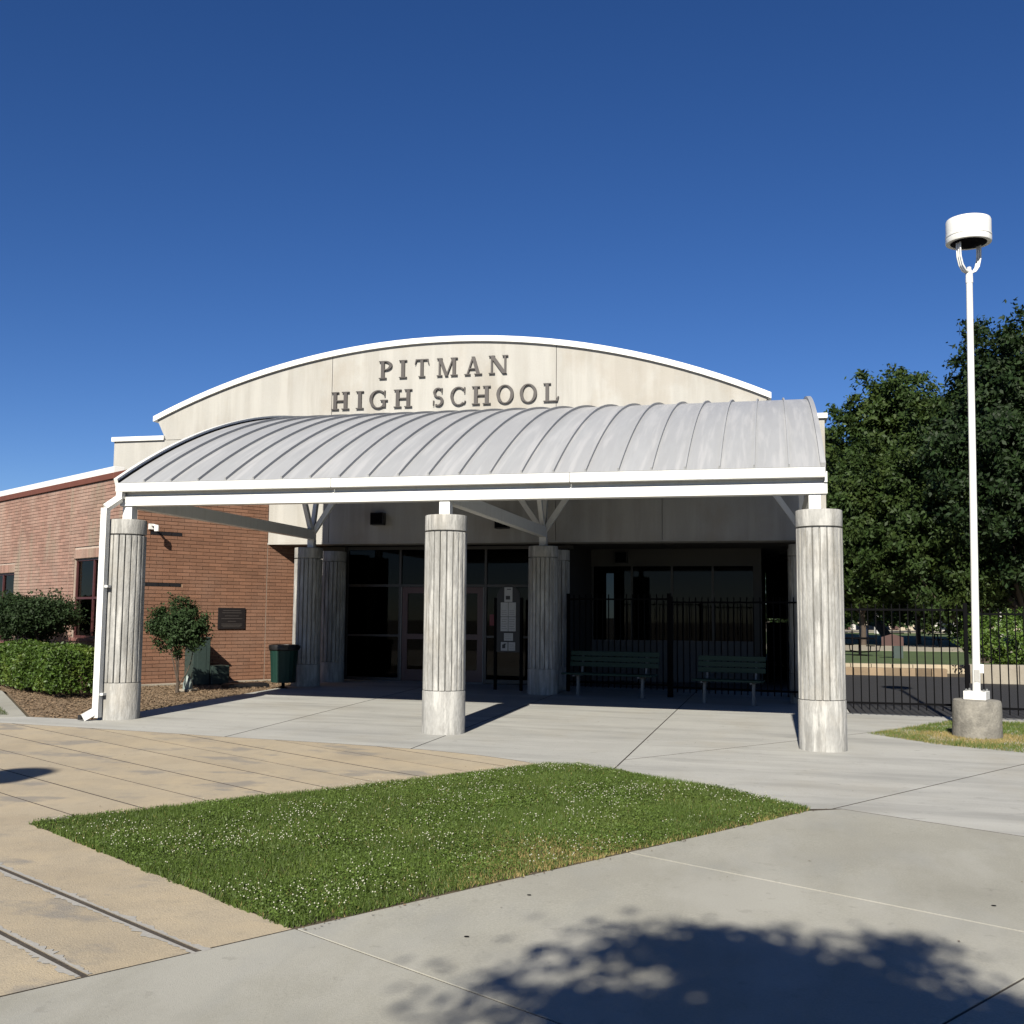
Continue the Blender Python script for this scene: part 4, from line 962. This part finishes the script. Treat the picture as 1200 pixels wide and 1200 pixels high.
P -= np.array((hx0.x, hx0.y, zc)); P += RNG.normal(size=(n, 3))*.025
mkobj('foliage', leaf_mesh(P, .031, 'foliage', aspect=.55, up=.5), M_['hedge'], t, world=False)
for i in range(9):
    q = hd*(.3+i*.5)+hn*random.uniform(-.2,.2); b = MB()
    for k in range(4): b.tube([q, q+Vector((random.uniform(-.1,.1), random.uniform(-.1,.1), .3)), q+Vector((random.uniform(-.3,.3), random.uniform(-.3,.3), .65))], [.02,.014,.006], 6)
    b.build('stem', M_['barklight'], t, smooth=True, world=False)
# hedge far right behind the planter wall
P, out, K = crown_points((0,0,.95), (1.9,1.2,.95), 170, 60, .28, seed=71); 
q = at(1190, 34); t = thing('round_bush', 'yellow green bush behind the low planter wall at the right edge', 'bush', (*q, 0)); mkobj('foliage', leaf_mesh(P, .06, 'foliage', outc=out), M_['hedge'], t, world=False)
MB().tube([(0,0,-.1),(0,0,.8)], .05, 8).build('stem', M_['bark'], t, world=False)

# ------------------------------------------------------------------ beyond the fence
def block(name, label, cat, px, D, wdt, dep, h, m, z=0., yaw=0., bev=.02):
    q = at(px, D); o = MB().box(-wdt/2, wdt/2, 0, dep, 0, h).build(name, m, bevel=bev); o.location = (*q, z); o.rotation_euler.z = yaw; return tag(o, label, cat)
def blockrow(name, label, cat, x0, x1, y, h, m, n, dep=.4, z=0.):
    t = thing(name, label, cat, (x0, y, z))
    for i in range(n):
        a = x0+(x1-x0)*i/n; MB().box(a+.008, a+(x1-x0)/n-.008, y, y+dep, z-.1, z+h).build('wall_block', m, t, bevel=.012)
    return t
blockrow('planter_wall', 'low concrete planter wall at the right beyond the fence', 'wall', 9.6, 24, 15.6, .50, M_['wallc'], 12)
blockrow('lawn_kerb', 'tan block edging along the near side of the far lawn', 'kerb', 4.5, 30, 22.2, .22, M_['tan'], 40, .5)
blockrow('seat_wall', 'long low concrete seat wall beyond the asphalt lane', 'wall', 5.6, 9.5, 18.7, .24, M_['wallmix'], 9)
# round picnic table
q = at(1006, 47); t = thing('picnic_table', 'dark round picnic table on the far lawn', 'table', (*q, zb+.1))
MB().lathe([(.62,.70),(.64,.72),(.64,.76),(.6,.77)], 28).build('table_top', M_['black'], t, world=False); MB().lathe([(.3,0),(.3,.03),(.06,.06),(.06,.70)], 16).build('pedestal', M_['black'], t, world=False)
for k in range(4):
    a = k*math.pi/2+.4; MB().lathe([(.17,.42),(.19,.44),(.17,.46)], 16, (.95*math.cos(a), .95*math.sin(a))).build('stool', M_['black'], t, world=False)
    MB().tube([(.06*math.cos(a), .06*math.sin(a), .15), (.9*math.cos(a), .9*math.sin(a), .2), (.95*math.cos(a), .95*math.sin(a), .43)], .025, 6).build('stool_arm', M_['black'], t, world=False)
# rectangular picnic table
q = at(1112, 62); t = thing('picnic_bench_table', 'long dark picnic table with benches on the far field', 'table', (*q, zb+.1), .15)
for i in range(4): MB().box(-1.2, 1.2, -.36+i*.185, -.19+i*.185, .72, .76).build('top_plank', M_['black'], t, world=False)
for s in (-1, 1):
    MB().box(-1.2, 1.2, s*.75-.14, s*.75+.14, .43, .47).build('bench_plank', M_['black'], t, world=False)
    MB().bar((s*.8,-.75,.42), (s*.8,.75,.42), .06, .05).build('cross_bar', M_['black'], t, world=False)
    for k in (-1, 1): MB().bar((s*.8,k*.25,.72), (s*.8,k*.6,0), .06, .06, up=(1,0,0)).build('leg', M_['black'], t, world=False)
# brown board on green post
q = at(1044, 44); t = thing('notice_sign', 'brown peaked board on a grey green stand on the far lawn', 'sign', (*q, zb+.1))
MB().prism([(-.42,.50),(.42,.50),(.42,.84),(0,.98),(-.42,.84)][::-1], lambda a, c: (a, -.04, c), (0,.08,0)).build('board', M_['brownboard'], t, world=False)
MB().box(.05,.40,-.03,.25,0,.49).build('stand', M_['boxgreen'], t, world=False); MB().box(-.1,.45,-.05,.28,.99,1.03).build('shelf', M_['black'], t, world=False)
# tree stump like trunk
q = at(1151, 40); t = thing('bare_trunk', 'grey bare trunk stub beside the right hand bush', 'trunk', (*q, 0)); MB().tube([(0,0,-.1),(.03,0,.5),(0,.02,1.0),(.02,0,1.35)], [.22,.17,.15,.13], 12).build('trunk', M_['bark'], t, smooth=50, world=False)
# far light poles
for px, D, h, lb_ in ((1010.5,95,6,'thin white pole with round base beside the dark trunk'),(1117,110,4.6,'thin white pole far beyond the long picnic table'),(1027,120,3.2,'short pale pole far across the field'),(1171,100,3.3,'thin pale pole behind the right hand bush')):
    q = at(px, D); t = thing('light_pole', lb_, 'pole', (*q, zb+.1), group='far white light poles')
    MB().tube([(0,0,0),(0,0,h)], .12, 8).build('pole', M_['farwhite'], t, world=False); MB().lathe([(.36,-.05),(.36,.7),(.3,.75)], 16).build('base', M_['farwhite'], t, world=False)
# far houses
def house(px, D, wd, h, label, m, rf, seed):
    q = at(px, D); t = thing('house', label, 'house', (*q, zb), -.1, group='houses across the far street'); rr = random.Random(seed)
    MB().box(-wd/2, wd/2, 0, 7, 0, h).build('wall', m, t, world=False)
    MB().prism([(-wd/2-.4,h),(wd/2+.4,h),(wd/2-1.5,h+1.7),(-wd/2+1.5,h+1.7)][::-1], lambda a, c: (a, -.5, c), (0,8,0)).build('roof', rf, t, world=False)
    for i in range(max(2, int(wd/3))):
        x = -wd/2+1+i*3
        if x+1.2 < wd/2:
            wv_ = MB().box(x, x+1.3, -.04, .02, .9 if h < 4 else 3.4, 2.1 if h < 4 else 4.6).build('window', M_['blackplastic'], t, world=False); MB().box(x-.1, x+1.4, -.06, -.041, (2.1 if h < 4 else 4.6), (2.25 if h < 4 else 4.75)).build('lintel', M_['farwhite'], wv_, world=False)
    MB().box(-.5, .5, -.05, .02, 0, 2.1).build('door', M_['brownboard'], t, world=False)
house(1048, 165, 11, 5.4, 'cream two storey house seen through the fence pickets', M_['cream'], M_['brownboard'], 1)
house(992, 170, 12, 3.2, 'pale low house beside the right column', M_['farwhite'], M_['brownboard'], 2)
house(1085, 170, 9, 5.2, 'white house right of the cream house', M_['farwhite'], M_['brownboard'], 3)
house(1150, 168, 14, 3.2, 'low cream house behind the lamp post', M_['cream'], M_['brownboard'], 4)
# far parked van
q = at(1124, 128); t = thing('parked_van', 'white van parked on the far street', 'van', (*q, zb+.13), 1.45-1.57)
MB().prism([(-2.3,.35),(2.3,.35),(2.3,1.0),(1.6,1.15),(1.1,1.95),(-2.2,1.95),(-2.3,1.2)][::-1], lambda a, c: (a, -.9, c), (0,1.8,0)).build('body', M_['farwhite'], t, bevel=.05, world=False)
MB().box(-2.0, 1.0, -.93, -.905, 1.25, 1.75).build('window', M_['blackplastic'], t, world=False)
for s in (-1.4, 1.4): 
    o = MB().lathe([(.34,-.12),(.36,-.08),(.36,.08),(.34,.12)], 20).build('wheel', M_['blackplastic'], t, world=False); o.location = (s, -.82, .34); o.rotation_euler.x = R(90)
# far trees as one mass
Vs = []; Ns = []
for i in range(34):
    px = 930+i*11+random.uniform(-5,5); D = random.uniform(150, 160) if random.random() < .6 else random.uniform(122, 140); q = at(px, D); hgt = random.uniform(3.5, 6.5)
    if 1036 < px < 1062 and D > 140: D = 190
    P, out, K = crown_points((q[0], q[1], hgt*.62), (2.6,2.6,hgt*.42), 40, 34, .8, seed=200+i); Vs.append(P); Ns.append(out)
for i in range(46):
    q = at(900+i*9+random.uniform(-4,4), random.uniform(185, 215)); hgt = random.uniform(7, 12)
    P, out, K = crown_points((q[0], q[1], hgt*.5), (4.2,4.2,hgt*.5), 44, 34, 1.3, seed=300+i); Vs.append(P); Ns.append(out)
tag(mkobj('distant_trees', leaf_mesh(np.concatenate(Vs), .36, 'distant_trees', outc=np.concatenate(Ns)), M_['leafd']), 'far belt of trees along the street behind the field', 'trees', kind='stuff')
# litter on the paving
P = np.concatenate([RNG.uniform((-5,-8.5),(8,4),(110,2)), np.c_[RNG.uniform(1.9,5.2,90), np.zeros(90)]])
tt = (P[110:,0]-1.904)/(4.883-1.904); P[110:,1] = -9.117+tt*4.632-np.abs(RNG.normal(0,.10,90)); n = len(P); a = RNG.uniform(0, 6.28, n); l = RNG.uniform(.006, .016, n)
V = np.stack([np.c_[P[:,0]+np.cos(a+k*1.57)*l*(1 if k % 2 == 0 else .45), P[:,1]+np.sin(a+k*1.57)*l*(1 if k % 2 == 0 else .45), gv(P)+.004+.006*RNG.random(n)] for k in range(4)], 1).reshape(-1, 3)
tag(mkobj('fallen_leaves', npmesh('fallen_leaves', V, np.arange(4*n).reshape(-1, 4)), M_['leaflitter']), 'tiny dry leaf scraps scattered over the paving', 'leaves', kind='stuff')
for (x, y, r0) in ((3.05,-8.05,.011),(2.9,-9.0,.012),(5.95,-7.45,.012)):
    o = MB().lathe([(r0,0),(r0*.9,.003)], 10).build('paving_plug', M_['black']); o.location = (x, y, g(x, y)+.003); o.scale = (1.3, .8, 1)
    tag(o, {3.05:'small dark spot on the walkway near the lawn', 2.9:'small dark spot on the walkway near the bottom edge', 5.95:'small dark spot on the walkway at the right edge'}[x], 'spot')
